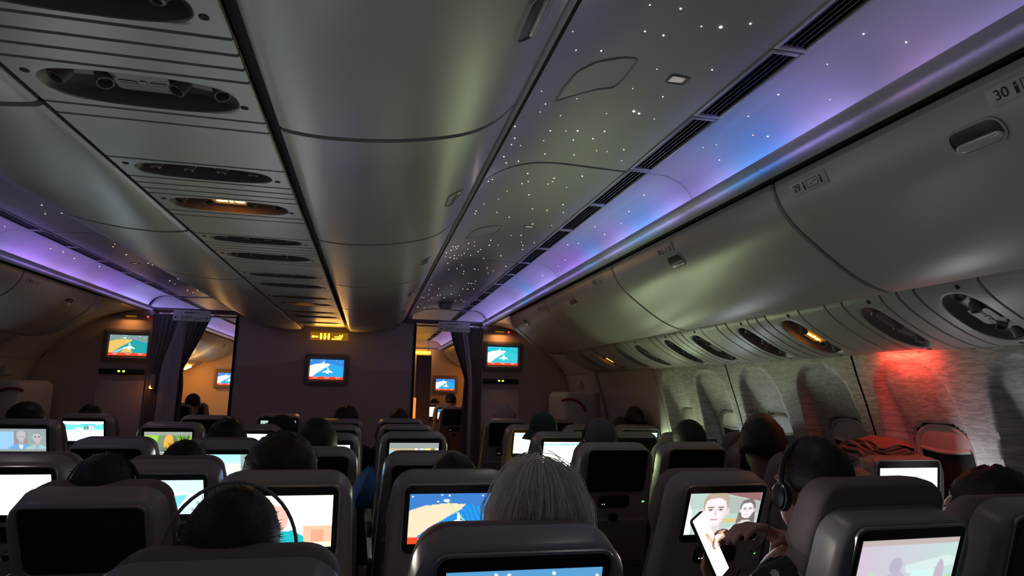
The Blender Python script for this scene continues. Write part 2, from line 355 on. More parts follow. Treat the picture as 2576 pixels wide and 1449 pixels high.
# ------------------------------------------------------------ text helper
def text_mesh(name, body, size, mat, parent, loc, rot, align='CENTER', ext=.0006):
    cu = bpy.data.curves.new(name, 'FONT'); cu.body = body; cu.size = size; cu.align_x = align; cu.align_y = 'CENTER'; cu.extrude = ext
    t = bpy.data.objects.new(name, cu); col.objects.link(t)
    dg = bpy.context.evaluated_depsgraph_get(); me = bpy.data.meshes.new_from_object(t.evaluated_get(dg))
    bpy.data.objects.remove(t); me.materials.clear(); me.materials.append(M[mat])
    o = bpy.data.objects.new(name, me); col.objects.link(o); o.location = loc; o.rotation_euler = rot
    if parent: o.parent = parent
    return o
def basis_rot(xa, za):
    xa = Vector(xa).normalized(); za = Vector(za).normalized(); ya = za.cross(xa).normalized(); xa = ya.cross(za)
    return Matrix((xa, ya, za)).transposed().to_euler()

# ------------------------------------------------------------ overhead bins
def latch(parent, prof, s_at, y, side, long_=.13, tall=.06):
    """recessed latch with a pale paddle on the curved door; s_at: index of the profile point"""
    p = Vector(prof[s_at]); t = (Vector(prof[s_at + 1]) - Vector(prof[s_at - 1])).normalized(); n = Vector((t.y, -t.x))   # n: towards the cabin
    T = Vector((side * t.x, 0, t.y)); N = Vector((side * n.x, 0, n.y)); Yv = Vector((0, 1, 0)); C = Vector((side * p.x, y, p.y))
    def W(u, v, d): return C + Yv * u + T * v + N * d
    rr = rrect(long_, tall, tall * .42, 5)
    m = MB(); m.loft([[W(*q, -.004) for q in inset(rr, -.006)], [W(*q, .003) for q in inset(rr, -.005)], [W(*q, .003) for q in rr], [W(*q, -.002) for q in inset(rr, .002)]], False, False)
    f = m.build('latch', 'bin', parent)
    m = MB(); m.loft([[W(*q, .0005) for q in rr], [W(*q, .0012) for q in inset(rr, .002)]]); m.build('latch_recess', 'black', f)
    pd = [(q[0] * .95, q[1] * .5 - tall * .22 * (1 if True else 1)) for q in rr]
    pd = [(q[0] * .93, q[1] * .42 + tall * .26) for q in rr]
    m = MB(); m.loft([[W(*q, .001) for q in pd], [W(*q, .004) for q in pd], [W(*q, .006) for q in inset(pd, .006)]]); m.build('latch_paddle', 'lens', f)
    return f
def bin_placard(parent, num, y, side):
    i = 7; p = Vector(RBIN[i]); t = (Vector(RBIN[i + 1]) - Vector(RBIN[i - 1])).normalized(); n = Vector((t.y, -t.x))
    T = Vector((side * t.x, 0, t.y)); N = Vector((side * n.x, 0, n.y)); C = Vector((side * p.x, y, p.y)) - T * .012
    u = Vector((0, -side, 0)); upv = -T
    def W(a, b, d): return C + u * a + upv * b + N * d
    rr = rrect(.17, .046, .006, 3); m = MB(); m.loft([[W(*q, -.002) for q in rr], [W(*q, .0025) for q in rr], [W(*q, .0035) for q in inset(rr, .002)]])
    pl = m.build('placard', 'bin', parent)
    R3 = Matrix((u, upv, N)).transposed()
    text_mesh('row_number', num, .034, 'print', pl, W(-.052, 0, .0038), R3.to_euler())
    m = MB()
    def q4(a0, b0, a1, b1): m.add([W(a0, b0, .0042), W(a1, b0, .0042), W(a1, b1, .0042), W(a0, b1, .0042)], [(0, 1, 2, 3)])
    for (a, b) in ((-.018, 0), (.060, 0)):
        q4(a - .004, b - .014, a + .004, b + .004); q4(a - .003, b + .006, a + .003, b + .013)
    for (a0, b0, a1, b1) in ((-.006, -.013, .046, -.0115), (-.006, .0115, .046, .013), (-.006, -.013, -.0045, .013), (.0445, -.013, .046, .013), (.004, -.004, .02, -.002), (.026, .002, .04, .004)): q4(a0, b0, a1, b1)
    m.build('seat_pictogram', 'print', pl)
def side_bin(side, y0, y1, label, latch_y=None, nums=()):
    t = empty('overhead_bin', (side * 2.05, (y0 + y1) / 2, 1.84), label, 'overhead bin', 'overhead bins along the window side')
    K = t
    def att(o): o.parent = t; o.matrix_parent_inverse = Matrix.Translation(t.location).inverted(); return o
    att(extrude('door', RBIN, y0 + .006, y1 - .006, .018, 'bin', None, side, bev=.006))
    body = [(1.87, 2.195), (1.90, 2.11), (2.02, 2.01), (2.17, 1.91), (2.31, 1.868), (2.75, 1.868), (2.75, 2.195)]
    m = MB(); L = [[(side * a, y, b) for a, b in body] for y in (y0 + .001, y1 - .001)]
    if side > 0: L = [l[::-1] for l in L]
    m.loft(L); att(m.build('body', 'dark', None, smooth=False))
    if latch_y is not None: att(latch(None, RBIN, 10, latch_y, side))
    for num, num_y in nums:
        before = set(bpy.data.objects); bin_placard(None, num, num_y, side)
        for o in set(bpy.data.objects) - before:
            if o.parent is None: att(o)
    return t
RSEAM = [-1.16, .35, 1.868, 3.388, 4.84, 6.02]
RL = [None, 1.15, 2.68, 4.22, 5.62]
NUM = [None, [('30', 1.0), ('29', 1.70)], [('28', 2.73)], [('27', 3.66)], [('26', 5.0)]]
wh = ['beside the camera', 'nearest one, with a pale latch', 'lit green below its latch', 'in front of the green-lit one', 'last one before the exit door']
for side in (1, -1):
    for i, (y0, y1) in enumerate(zip(RSEAM, RSEAM[1:])):
        lb = f'grey curved overhead bin on the {SIDE[side]}, ' + (wh[i] if side > 0 else ['behind the camera', 'fourth from the exit door', 'third from the exit door', 'second from the exit door', 'last one before the exit door'][i])
        side_bin(side, y0, y1, lb, RL[i], NUM[i] or ())
    struct(extrude('trim', RBIN, 6.03, 6.17, .03, 'bin', None, side, bev=.02))
    cap = [(a, b) for a, b in RBIN] + [(2.75, 1.836), (2.75, 2.2)]
    m = MB(); L = [[(side * a, y, b) for a, b in cap] for y in (6.14, 6.16)]
    if side > 0: L = [l[::-1] for l in L]
    m.loft(L); struct(m.build('trim', 'bin', smooth=False))
    for i, (y0, y1) in enumerate(((7.5, 9.0), (9.0, 10.5), (10.5, 12.0))):
        side_bin(side, y0, y1, f'{ORD[i]} overhead bin of the forward cabin beyond the curtain, {SIDE[side]}', y0 + .7)
    # dark recess line between bin and service panels
    struct(slab('trim', *sorted((side * 2.30, side * 2.40)), -1.2, 6.1, 1.868, 1.88, 'dark'))
    struct(slab('trim', *sorted((side * 2.30, side * 2.40)), 7.5, 12, 1.868, 1.88, 'dark'))
CS = [-.84, .34, 1.52, 2.70, 3.865, 5.07, 6.40, 7.17]
CL = [None, 1.02, 2.16, 3.31, 4.55, 5.65, 6.8]
for side in (1, -1):
    for i, (y0, y1) in enumerate(zip(CS, CS[1:])):
        n = len(CS) - 2 - i
        t = empty('centre_overhead_bin', (side * .55, (y0 + y1) / 2, 2.06), f'pale grey centre overhead bin, {ORD[n]} back from the bulkhead, {SIDE[side]} of the centre strip', 'overhead bin', 'overhead bins over the centre seats')
        def att(o): o.parent = t; o.matrix_parent_inverse = Matrix.Translation(t.location).inverted(); return o
        att(extrude('door', CBIN, y0 + .006, y1 - .006, .016, 'bin', None, side, bev=.006))
        m = MB(); L = [[(side * a, y, b) for a, b in ((.28, 2.095), (.55, 2.10), (.70, 2.135), (.80, 2.21), (.83, 2.4), (.28, 2.4))] for y in (y0 + .001, y1 - .001)]
        if side > 0: L = [l[::-1] for l in L]
        m.loft(L); att(m.build('body', 'dark', smooth=False))
        if CL[i]: att(latch(None, CBIN, 20, CL[i], side, .15, .05))
    struct(slab('trim', *sorted((side * .846, side * .87)), -1.2, 7.16, 2.23, 2.40, 'dark'))

# ------------------------------------------------------------ passenger service panels
def oval(a, b, n=40, p=2.6):
    out = []
    for k in range(n):
        th = 2 * PI * k / n; c, s = math.cos(th), math.sin(th)
        out.append((a * math.copysign(abs(c) ** (2 / p), c), b * math.copysign(abs(s) ** (2 / p), s)))
    return out
def oval_panel(W, u0, u1, v0, v1, a, b, uc=0., vc=0., nu=1):
    """panel (u across, v along) with an oval hole and a bowl behind it. returns panel MB, bowl MB"""
    hole = [(p[0] + uc, p[1] + vc) for p in oval(a, b)]; n = len(hole)
    # the outline, matched to the oval by ray casting from its centre
    outl = []
    for p in hole:
        d = Vector((p[0] - uc, p[1] - vc)); ts = []
        if d.x > 1e-9: ts.append((u1 - uc) / d.x)
        if d.x < -1e-9: ts.append((u0 - uc) / d.x)
        if d.y > 1e-9: ts.append((v1 - vc) / d.y)
        if d.y < -1e-9: ts.append((v0 - vc) / d.y)
        t = min(ts); outl.append((uc + d.x * t, vc + d.y * t))
    for (cu, cv) in ((u0, v0), (u0, v1), (u1, v0), (u1, v1)):   # pull nearest samples onto the corners
        k = min(range(n), key=lambda i: (outl[i][0] - cu) ** 2 + (outl[i][1] - cv) ** 2); outl[k] = (cu, cv)
    def mix(s): return [(o[0] * (1 - s) + h[0] * s, o[1] * (1 - s) + h[1] * s) for o, h in zip(outl, hole)]
    ou = [(min(max(p[0], u0 + .003), u1 - .003), min(max(p[1], v0 + .003), v1 - .003)) for p in outl]
    m = MB()
    m.loft([[W(*p, .012) for p in outl], [W(*p, .003) for p in outl], [W(*p, 0) for p in ou]] + [[W(o[0] * (1 - s) + h[0] * s, o[1] * (1 - s) + h[1] * s, 0) for o, h in zip(ou, hole)] for s in (.25, .5, .75, .93)] + [[W(*p, .003) for p in hole]], False, False)
    bo = MB(); L = []
    for (s, d) in ((1, .002), (.97, .010), (.9, .022), (.78, .032), (.5, .038), (.2, .040)): L.append([W(uc + (p[0] - uc) * s, vc + (p[1] - vc) * (1 - (1 - s) * .8), d) for p in hole])
    bo.loft(L, False, True)
    return m, bo
def flip_build(m, name, mat, flip, parent, **k):
    if flip: m.f = [f[::-1] for f in m.f]
    return m.build(name, mat, parent, **k)
def rounded_disc(m, W, c, r, d0, d1, n=12):
    m.loft([[W(c[0] + r * math.cos(2 * PI * k / n), c[1] + r * math.sin(2 * PI * k / n), d0) for k in range(n)], [W(c[0] + r * math.cos(2 * PI * k / n), c[1] + r * math.sin(2 * PI * k / n), d1) for k in range(n)]])
def tilt_tube(m, W, c, r, ln, du, dv, n=14):
    """short open lamp tube leaning out of the bowl"""
    A = Vector((c[0], c[1], .036)); Bp = Vector((c[0] + du, c[1] + dv, .036 - ln)); t = (Bp - A).normalized(); a = t.orthogonal().normalized(); b = t.cross(a)
    def ring(P, rr): return [W(*(P + (a * math.cos(2 * PI * k / n) + b * math.sin(2 * PI * k / n)) * rr)) for k in range(n)]
    m.loft([ring(A, r), ring(Bp, r), ring(Bp, r * .82), ring(A + t * ln * .4, r * .7)], False, True)
def service_unit(kind, W, loc, half, a, b, v0, v1, label, lit=False, flip=False, nn=4):
    t = empty('reading_light_panel' if kind == 'sign' else 'air_nozzle_panel', loc, label, 'service panel', 'overhead service panels')
    inv = Vector(loc)
    def V(u, v, d): return Vector(W(u, v, d)) - inv
    pm, bo = oval_panel(V, -half, half, v0, v1, a, b, 0, (v0 + v1) / 2); vc = (v0 + v1) / 2
    flip_build(pm, 'panel', 'psu', flip, t); flip_build(bo, 'recess', 'recess', flip, t)
    for s in (-1, 1):
        m = MB(); rounded_disc(m, V, (s * half * .86, vc - b * .55 if s < 0 else vc + b * .3), .0085, .001, -.0012); m.build('screw', 'dark', t)
    if kind == 'sign':
        for s, du in ((-.78, -.012), (-.42, .012), (.42, -.012), (.78, .012)):
            m = MB(); tilt_tube(m, V, (a * s, vc), .017, .030, du, -.010); rl = m.build('reading_light', 'recess', t)
            m = MB(); rounded_disc(m, V, (a * s + du * .5, vc - .006), .011, .018, .017); m.build('lens', 'lens', rl)
        m = MB(); L = [(p[0], p[1] + vc) for p in rrect(a * .62, b * 1.05, .012, 4)]
        m.loft([[V(*p, .038) for p in L], [V(*p, .022) for p in L], [V(*p, .020) for p in inset(L, .002)]]); sg = flip_build(m, 'sign_glass', 'amber_glass' if lit else 'tray', False, t)
        m = MB()
        def sq(x0, y0, x1, y1): m.loft([[V(x, y + vc, .0195) for x, y in ((x0, y0), (x1, y0), (x1, y1), (x0, y1))], [V(x, y + vc, .0185) for x, y in ((x0, y0), (x1, y0), (x1, y1), (x0, y1))]])
        q = a * .24
        sq(-q, -.006, -q * .25, -.001); sq(-q, .002, -q * .25, .008); sq(-q * .1, -.010, q * .15, .010); sq(q * .3, -.006, q, .002); sq(q * .4, .004, q * .9, .009)
        flip_build(m, 'sign_light', 'amber' if lit else 'recess', flip, sg)
        m = MB(); rounded_disc(m, V, (a * .12, vc - b * .6), .008, .03, .018); m.build('call_button', 'lens', t)
    else:
        for k in range(nn):
            u = a * (-.72 + 1.44 * k / (nn - 1)); c_ = (u, vc)
            m = MB(); rounded_disc(m, V, c_, .021, .037, .020, 16); nz = m.build('air_nozzle', 'recess', t)
            m = MB(); n_ = 14
            m.loft([[V(u + .016 * r_ * math.cos(2 * PI * j / n_), vc + .016 * r_ * math.sin(2 * PI * j / n_), d_) for j in range(n_)] for r_, d_ in ((1, .021), (1, .013), (.8, .006), (.5, .004), (.42, .011))], False, True)
            m.build('nozzle_ball', 'tray', nz)
    return t
# centre strip
def Wc(u, v, d): return (u, v, 2.062 + d)
cn = 0; sgn = {2: True, 5: True}
for k in range(7):
    b0 = 1.275 + .866 * (k - 1)
    for (kind, s0, s1) in (('sign', 0, .20), ('fill', .20, .26), ('fill', .26, .54), ('air', .54, .70), ('fill', .70, .757), ('fill', .757, .812), ('fill', .812, .866)):
        y0, y1 = b0 + s0 + .0025, b0 + s1 - .0025
        if y1 > 7.16: continue
        if kind == 'fill':
            m = MB(); m.box((0, (y0 + y1) / 2, 2.071), (.458, y1 - y0, .018), .003, 1); struct(m.build('trim', 'psu', smooth=False))
        elif kind == 'sign':
            lit = sgn.get(k, False)
            service_unit('sign', Wc, (0, (y0 + y1) / 2, 2.062), .229, .188, .078, y0, y1, f'centre strip reading light panel, {ORD[6 - k]} back from the bulkhead' + (', amber sign lit' if lit else ', sign dark'), lit, True)
        else:
            service_unit('air', Wc, (0, (y0 + y1) / 2, 2.062), .229, .182, .060, y0, y1, f'centre strip air nozzle panel with four round nozzles, {ORD[6 - k]} back from the bulkhead', False, True, 4)
for side in (1, -1): struct(slab('trim', *sorted((side * .229, side * .262)), -1.0, 7.16, 2.085, 2.10, 'dark'))
struct(slab('trim', -.26, .26, -1.0, 7.16, 2.105, 2.12, 'dark'))
# window side strips
ARC = [0.]
for p, q in zip(PSUR, PSUR[1:]): ARC.append(ARC[-1] + (Vector(q) - Vector(p)).length)
def Wside(side):
    tot = ARC[-1]
    def W(u, v, d):
        s = min(max(u + tot / 2, 0), tot); i = max(j for j in range(len(ARC) - 1) if ARC[j] <= s + 1e-9); f = (s - ARC[i]) / (ARC[i + 1] - ARC[i])
        p = Vector(PSUR[i]).lerp(Vector(PSUR[i + 1]), f); t = (Vector(PSUR[i + 1]) - Vector(PSUR[i])).normalized(); n = Vector((-t.y, t.x))
        q = p + n * d; return (side * q.x, v, q.y)
    return W
half = ARC[-1] / 2
for side in (1, -1):
    W = Wside(side)
    for k in range(6):
        b0 = 1.60 + .872 * (k - 1)
        for (kind, s0, s1) in (('sign', 0, .245), ('fill', .245, .32), ('fill', .32, .40), ('air', .40, .60), ('fill', .60, .70), ('fill', .70, .872)):
            y0, y1 = b0 + s0 + .002, b0 + s1 - .002
            if y1 > 6.05: continue
            if kind == 'fill':
                struct(extrude('trim', PSUR, y0, y1, .015, 'psu', None, side, bev=.004))
            else:
                loc = W(0, (y0 + y1) / 2, 0); lit = kind == 'sign' and side > 0 and k in (2, 5)
                nm = 'reading light panel' if kind == 'sign' else 'three-nozzle air panel'
                service_unit(kind, W, loc, half, .160, .078 if kind == 'sign' else .066, y0, y1, f'{nm} under the {SIDE[side]} bins, {ORD[5 - k]} from the exit door' + (', amber lit' if lit else ''), lit, side > 0, 3)
    struct(extrude('trim', offs(PSUR, .045), -1.0, 6.05, .01, 'dark', None, side))
    struct(extrude('trim', PSUR, 5.96, 6.08, .03, 'psu', None, side, bev=.02))
    struct(extrude('trim', PSUR, 7.5, 12, .015, 'psu', None, side))
# red wash light under the service panel edge
m = MB(); m.box((0, 0, 0), (.012, .16, .006), .002)
o = m.build('wall_light', 'red_led'); o.location = (2.738, 2.28, 1.655); tag(o, 'small red light under the service panel washing the patterned wall red', 'wall light')
def lamp(name, kind, loc, energy, colr, size=.02, rot=None, **k):
    d = bpy.data.lights.new(name, kind); d.energy = energy; d.color = colr
    if kind == 'AREA': d.shape = 'RECTANGLE'; d.size = size[0]; d.size_y = size[1]
    else: d.shadow_soft_size = size
    for a, b in k.items(): setattr(d, a, b)
    o = bpy.data.objects.new(name, d); col.objects.link(o); o.location = loc
    if rot is not None: o.rotation_euler = rot
    return o
lamp('red_wall_lamp', 'AREA', (2.70, 2.28, 1.645), .9, (1, .06, .03), (.02, .22), (0, math.radians(-55), 0))
# ------------------------------------------------------------ ceiling fittings
def on_ceiling(x, y): return (x, y, ceil_z(abs(x)))
SP = [[(1.006, 1.738), (1.004, 1.632), (1.015, 1.556), (1.058, 1.513), (1.131, 1.492), (1.166, 1.491), (1.18, 1.504), (1.182, 1.556), (1.181, 1.641), (1.169, 1.674), (1.123, 1.688), (1.069, 1.717)]]
SP.append([(a, b + 1.86) for a, b in SP[0]])
for side in (1, -1):
    for i, pl in enumerate(SP):
        lp = [(side * a, b) for a, b in pl]
        if side > 0: lp = lp[::-1]
        c0 = (sum(p[0] for p in lp) / len(lp), sum(p[1] for p in lp) / len(lp), 0)
        def Z(p, d, s=1.): 
            x = c0[0] + (p[0] - c0[0]) * s; y = c0[1] + (p[1] - c0[1]) * s
            return (x - c0[0], y - c0[1], ceil_z(abs(x)) + d)
        m = MB(); m.loft([[Z(p, .01) for p in lp], [Z(p, -.001) for p in lp], [Z(p, -.003, .97) for p in lp], [Z(p, -.001, .93) for p in lp], [Z(p, .0, .92) for p in lp]], False, True)
        o = m.build('speaker_cover', 'ceil', angle=30); o.location = c0
        tag(o, f'leaf shaped speaker cover moulded into the ceiling over the {SIDE[side]} aisle, ' + ('nearer one' if i == 0 else 'farther one'), 'speaker')
    for i in range(3):
        x, y = ((1.334, 1.573), (1.329, 3.324), (1.329, 5.30))[i]
        lamp('ceiling_fill_light', 'AREA', (side * x, y, ceil_z(x) - .012), .45, (1, .84, .74), (.045, .04))  # fill light added to brighten seats and bulkhead; farthest fittings added with it
        t = empty('ceiling_lamp', (side * x, y, ceil_z(x)), f'small square recessed ceiling lamp over the {SIDE[side]} aisle, ' + ('nearest one', 'middle one', 'farthest one, added for light')[i], 'ceiling lamp')
        rr = rrect(.062, .052, .008, 3); m = MB(); m.loft([[(*q, .012) for q in rr], [(*q, -.002) for q in rr], [(*q, -.003) for q in inset(rr, .005)], [(*q, .002) for q in inset(rr, .007)]], False, False); m.build('frame', 'recess', t)
        m = MB(); m.loft([[(*q, .003) for q in shrink(rr, .006)], [(*q, .0005) for q in shrink(rr, .008)], [(*q, -.0015) for q in shrink(rr, .018)]]); m.build('lens', 'lamp_lens', t)
t = empty('ceiling_camera', (1.262, 6.72, 2.371), 'small grey camera housing hanging under the starry ceiling before the exit sign', 'camera')
m = MB(); L = []
for s, z in ((1, 0), (1, -.02), (.8, -.045), (.62, -.055)): L.append([(q[0] * s, q[1] * s, z) for q in rrect(.16, .16, .035, 4)])
m.loft(L[::-1]); m.build('housing', 'valance', t)
m = MB(); m.ell((0, -.055, -.035), (.016, .012, .016), 12, 8); m.build('lens', 'black', t)

# ------------------------------------------------------------ side walls with window scoops
WIN = [.665, 1.22, 1.77, 2.323, 2.873, 3.43, 3.98, 4.53]
def scoop(y, z):
    """outward depth of the moulded window recess"""
    best = 0.
    for wy in WIN:
        # width grows a little downwards; arched top at z 1.60
        hw = .180 + .038 * max(0, min(1, (1.60 - z) / .35))
        dy = (y - wy) / hw
        if z > 1.625: continue
        topz = 1.625
        # superellipse arch for the upper 22 cm
        if z > 1.47: lim = (1 - ((z - 1.47) / (topz - 1.47)) ** 2.6) ** (1 / 2.6)
        else: lim = 1.
        e = (lim - abs(dy)) * hw
        if e <= 0: continue
        dep = .018 + .075 * max(0, min(1, (1.60 - z) / .30)) ** 1.1
        if z < .96: dep *= max(0, (z - .84) / .12)
        k = min(1, e / .032); k = k * k * (3 - 2 * k)
        wx, wz = max(0, abs(y - wy) - .045), max(0, abs(z - 1.155) - .10)
        if math.hypot(wx, wz) < .102: dep += .075
        best = max(best, dep * k)
    return best
def wall(side, y0, y1, name):
    ny = int((y1 - y0) / .0125); zs = [.02 + i * .07 for i in range(11)] + [.80 + i * .0125 for i in range(int((1.70 - .80) / .0125) + 1)]
    v = []; f = []
    for i in range(ny + 1):
        y = y0 + (y1 - y0) * i / ny
        for z in zs: v.append((side * (wall_x(z) + scoop(y, z)), y, z))
    n = len(zs)
    for i in range(ny):
        for j in range(n - 1):
            a = i * n + j; q = (a, a + 1, a + n + 1, a + n); f.append(q if side < 0 else q[::-1])
    o = mesh_obj(name, v, f, 'sidewall', angle=60); return struct(o)
PAN = [-1.5, .39, 1.495, 2.598, 3.705, 4.79]
for side in (1, -1):
    for a, b in zip(PAN, PAN[1:]): wall(side, a + .006, b - .006, 'wall_right' if side > 0 else 'wall_left')
    # plain panels up to the door, then the forward cabin
    def plain(y0, y1, mat='sidewall'):
        prof = [(x, z) for x, z in WALL][::-1]
        m = MB(); m.loft([[(side * x, y, z) for x, z in prof] for y in (y0, y1)], False, False, closed=False)
        return struct(m.build('wall_right' if side > 0 else 'wall_left', mat))
    plain(4.79, 6.15, 'bin'); plain(7.25, 12.05, 'bin')
    m = MB(); m.loft([[(side * (x + .10), y, z) for x, z in WALL] for y in (-1.5, 12.1)], False, False, closed=False); struct(m.build('wall_right' if side > 0 else 'wall_left', 'dark'))
    m = MB(); m.loft([[(side * (x + .012), y, z) for x, z in WALL] for y in (4.74, 4.80)], False, False, closed=False); struct(m.build('trim', 'valance'))
for side in (1, -1):
    SK = [(1.60, 2.46), (1.95, 2.44), (2.45, 2.30), (2.85, 1.95), (3.06, 1.55), (3.10, .8), (2.95, 0)]  # added dark outer skin that blocks world light, not cabin trim
    m = MB(); m.loft([[(side * x, y, z) for x, z in SK] for y in (-1.6, 12.2)], False, False, closed=False); struct(m.build('trim', 'dark'))
    LN = smooth_curve([(1.84, 2.205), (2.0, 2.19), (2.25, 2.10), (2.5, 1.93), (2.68, 1.76), (2.755, 1.66)], 4)
    struct(extrude('ceiling', LN, 6.17, 7.2, .01, 'bin', None, side))
    struct(extrude('ceiling', [(x, z + .25) for x, z in [(.85, 2.2), (1.7, 2.2)]], 7.155, 7.245, .01, 'dark', None, side))
# windows
def window(i, side, wy):
    xo = 2.982
    t = bpy.data.objects.new(f'window_{i}', None); col.objects.link(t); t.location = (side * xo, wy, 1.155); t.rotation_euler = (0, -side * math.radians(12), 0); struct(t)
    rr = rrect(.26, .38, .105, 7)
    def P(q, d): return (side * d, q[0], q[1])
    m = MB(); out = [(a * 1.12, b * 1.08) for a, b in rr]
    L = [[P(q, .06) for q in out], [P(q, -.002) for q in out], [P(q, -.006) for q in [(a * 1.06, b * 1.04) for a, b in rr]], [P(q, .002) for q in rr], [P(q, .03) for q in rr]]
    m.loft(L, False, False); m.build('window_frame', 'bin', t)
    m = MB(); m.loft([[P(q, .028) for q in rr], [P(q, .034) for q in rr]]); m.build('pane', 'pane', t)
    m = MB(); cut = .100
    up_ = [(a, b) for a, b in rr if b > cut + .001]; shp = up_ + [(-.1285, cut)] + [(-.1285 + .257 * k / 10, cut - .016 * math.sin(PI * k / 10)) for k in range(1, 10)] + [(.1285, cut)]
    m.loft([[P(q, .014) for q in shp], [P(q, .004) for q in shp]])
    m.tube([P((-.122 + .244 * k / 10, cut - .004 - .014 * math.sin(PI * k / 10)), .004) for k in range(11)], .009, 8)
    m.build('shade', 'bin', t, angle=30)
    return t
n = 1
for side in (1, -1):
    for wy in WIN[1:]: window(n, side, wy); n += 1
# exit doors with slide bustles
for i, side in enumerate((1, -1)):
    t = bpy.data.objects.new(f'door_{i+1}', None); col.objects.link(t); t.location = (side * 2.84, 6.68, 0); struct(t)
    m = MB(); prof = [(x - 2.84 + .01, z) for x, z in WALL][::-1]
    m.loft([[(side * x, y, z) for x, z in prof] for y in (-.50, .52)], False, False, closed=False); m.build('door_panel', 'bin', t)
    m = MB(); m.box((side * -.10, .10, .86), (.42, .70, 1.20), .07, 4); bu = m.build('slide_bustle', 'white', t)
    m = MB(); cpt = [(side * (-.265 + .19 * math.cos(math.radians(a))), -.255, 1.195 + .19 * math.sin(math.radians(a))) for a in range(20, 125, 7)]
    m.tube(cpt, .015, 6); m.build('red_arc', 'red', bu)
    m = MB(); m.box((side * -.03, .05, 1.545), (.10, .16, .10), .03, 3); m.build('door_handle_cover', 'valance', t)
    # moulded frame round the door
    m = MB()
    for y in (6.14, 7.22): m.loft([[(side * (x - .02), y + s, z) for x, z in WALL] + [(side * (x + .08), y + s, z) for x, z in WALL[::-1]] for s in (-.035, .035)])
    struct(m.build('trim', 'valance'))
    m = MB(); m.box((side * 2.72, 6.02, 1.25), (.06, .10, .42), .02); tag(m.build('assist_handle', 'recess'), f'dark upright assist handle on the wall before the exit door, {SIDE[side]}', 'handle')

# ------------------------------------------------------------ bulkhead, partitions
def tone_edge(x): return 1.66 + .12 * math.exp(-((x - .02) / .34) ** 2) - .02 * math.sin(x * 3.5)  # hill-shaped edge of the bulkhead's darker lower tone
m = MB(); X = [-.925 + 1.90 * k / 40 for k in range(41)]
low = [(x, min(tone_edge(x), 2.1)) for x in X]
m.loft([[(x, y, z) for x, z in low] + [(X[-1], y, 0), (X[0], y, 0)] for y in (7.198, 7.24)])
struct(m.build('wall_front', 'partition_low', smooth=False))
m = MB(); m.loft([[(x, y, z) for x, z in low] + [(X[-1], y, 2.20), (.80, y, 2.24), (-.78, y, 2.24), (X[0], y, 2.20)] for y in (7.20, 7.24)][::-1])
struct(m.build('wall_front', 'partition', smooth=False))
for x in (-.925, .975): struct(slab('trim', x - .014, x + .014, 7.185, 7.245, 0, 2.19, 'dark', .004))
def fuselage_outline(x0):
    pts = [(x0, 0), (x0, 2.205), (1.90, 2.205), (2.35, 2.10), (2.62, 1.86), (2.74, 1.66)] + [(x - .01, z) for x, z in WALL[3:]]
    return pts
for side in (1, -1):
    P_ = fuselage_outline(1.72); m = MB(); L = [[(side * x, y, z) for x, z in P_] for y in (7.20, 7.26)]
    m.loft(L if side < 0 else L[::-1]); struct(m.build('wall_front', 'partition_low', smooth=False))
    struct(slab('trim', *sorted((side * 1.70, side * 2.45)), 7.17, 7.199, 2.135, 2.15, 'recess', .004))
    # closet with a vent slot carrying two green lights
    t = empty('closet_door', (side * 1.98, 7.188, .80), f'dark closet door below the {SIDE[side]} partition monitor, with two green lights in its slot', 'closet door')
    m = MB(); m.box((0, 0, -.04), (.44, .016, 1.44), .006); m.build('door', 'partition', t)
    m = MB(); m.box((0, -.012, .765), (.42, .02, .055), .006); sl = m.build('light_slot', 'black', t)
    for dx in (-.022, .022):
        m = MB(); m.ell((side * -.0 + dx, -.024, .770), (.013, .005, .010), 10, 6); m.build('green_light', 'lime_led', sl)
# ------------------------------------------------------------ pictures for the screens
def canvas(w_, h_, c): 
    a = np.zeros((h_, w_, 3)); a[:] = c; return a
def UV(a):
    h_, w_ = a.shape[:2]; v, u = np.mgrid[0:h_, 0:w_]; return u / (w_ - 1), v / (h_ - 1)      # v grows downwards
def disc(a, c, x, y, rx, ry, soft=0.):
    u, v = UV(a); d = ((u - x) / rx) ** 2 + ((v - y) / ry) ** 2; k = np.clip((1 - d) * 6, 0, 1)[..., None]; a[:] = a * (1 - k) + np.array(c) * k
def rect(a, c, x0, y0, x1, y1):
    u, v = UV(a); k = ((u >= x0) & (u <= x1) & (v >= y0) & (v <= y1)); a[k] = c
def poly(a, c, pts):
    u, v = UV(a); ins_ = np.zeros(u.shape, bool); n_ = len(pts)
    for i in range(n_):
        x0, y0 = pts[i]; x1, y1 = pts[(i + 1) % n_]
        if y0 == y1: continue
        k = ((v >= min(y0, y1)) & (v < max(y0, y1))); xi = x0 + (v - y0) * (x1 - x0) / (y1 - y0); ins_ ^= k & (u < xi)
    a[ins_] = c
def plane_icon(a, x, y, s, c=(1.6, 1.6, 1.6)):
    poly(a, c, [(x - .012 * s, y - .14 * s), (x, y - .19 * s), (x + .012 * s, y - .14 * s), (x + .018 * s, y + .12 * s), (x - .018 * s, y + .12 * s)])
    poly(a, c, [(x, y - .06 * s), (x + .15 * s, y + .05 * s), (x + .15 * s, y + .08 * s), (x, y + .05 * s), (x - .15 * s, y + .08 * s), (x - .15 * s, y + .05 * s)])
    poly(a, c, [(x, y + .06 * s), (x + .05 * s, y + .13 * s), (x - .05 * s, y + .13 * s)])
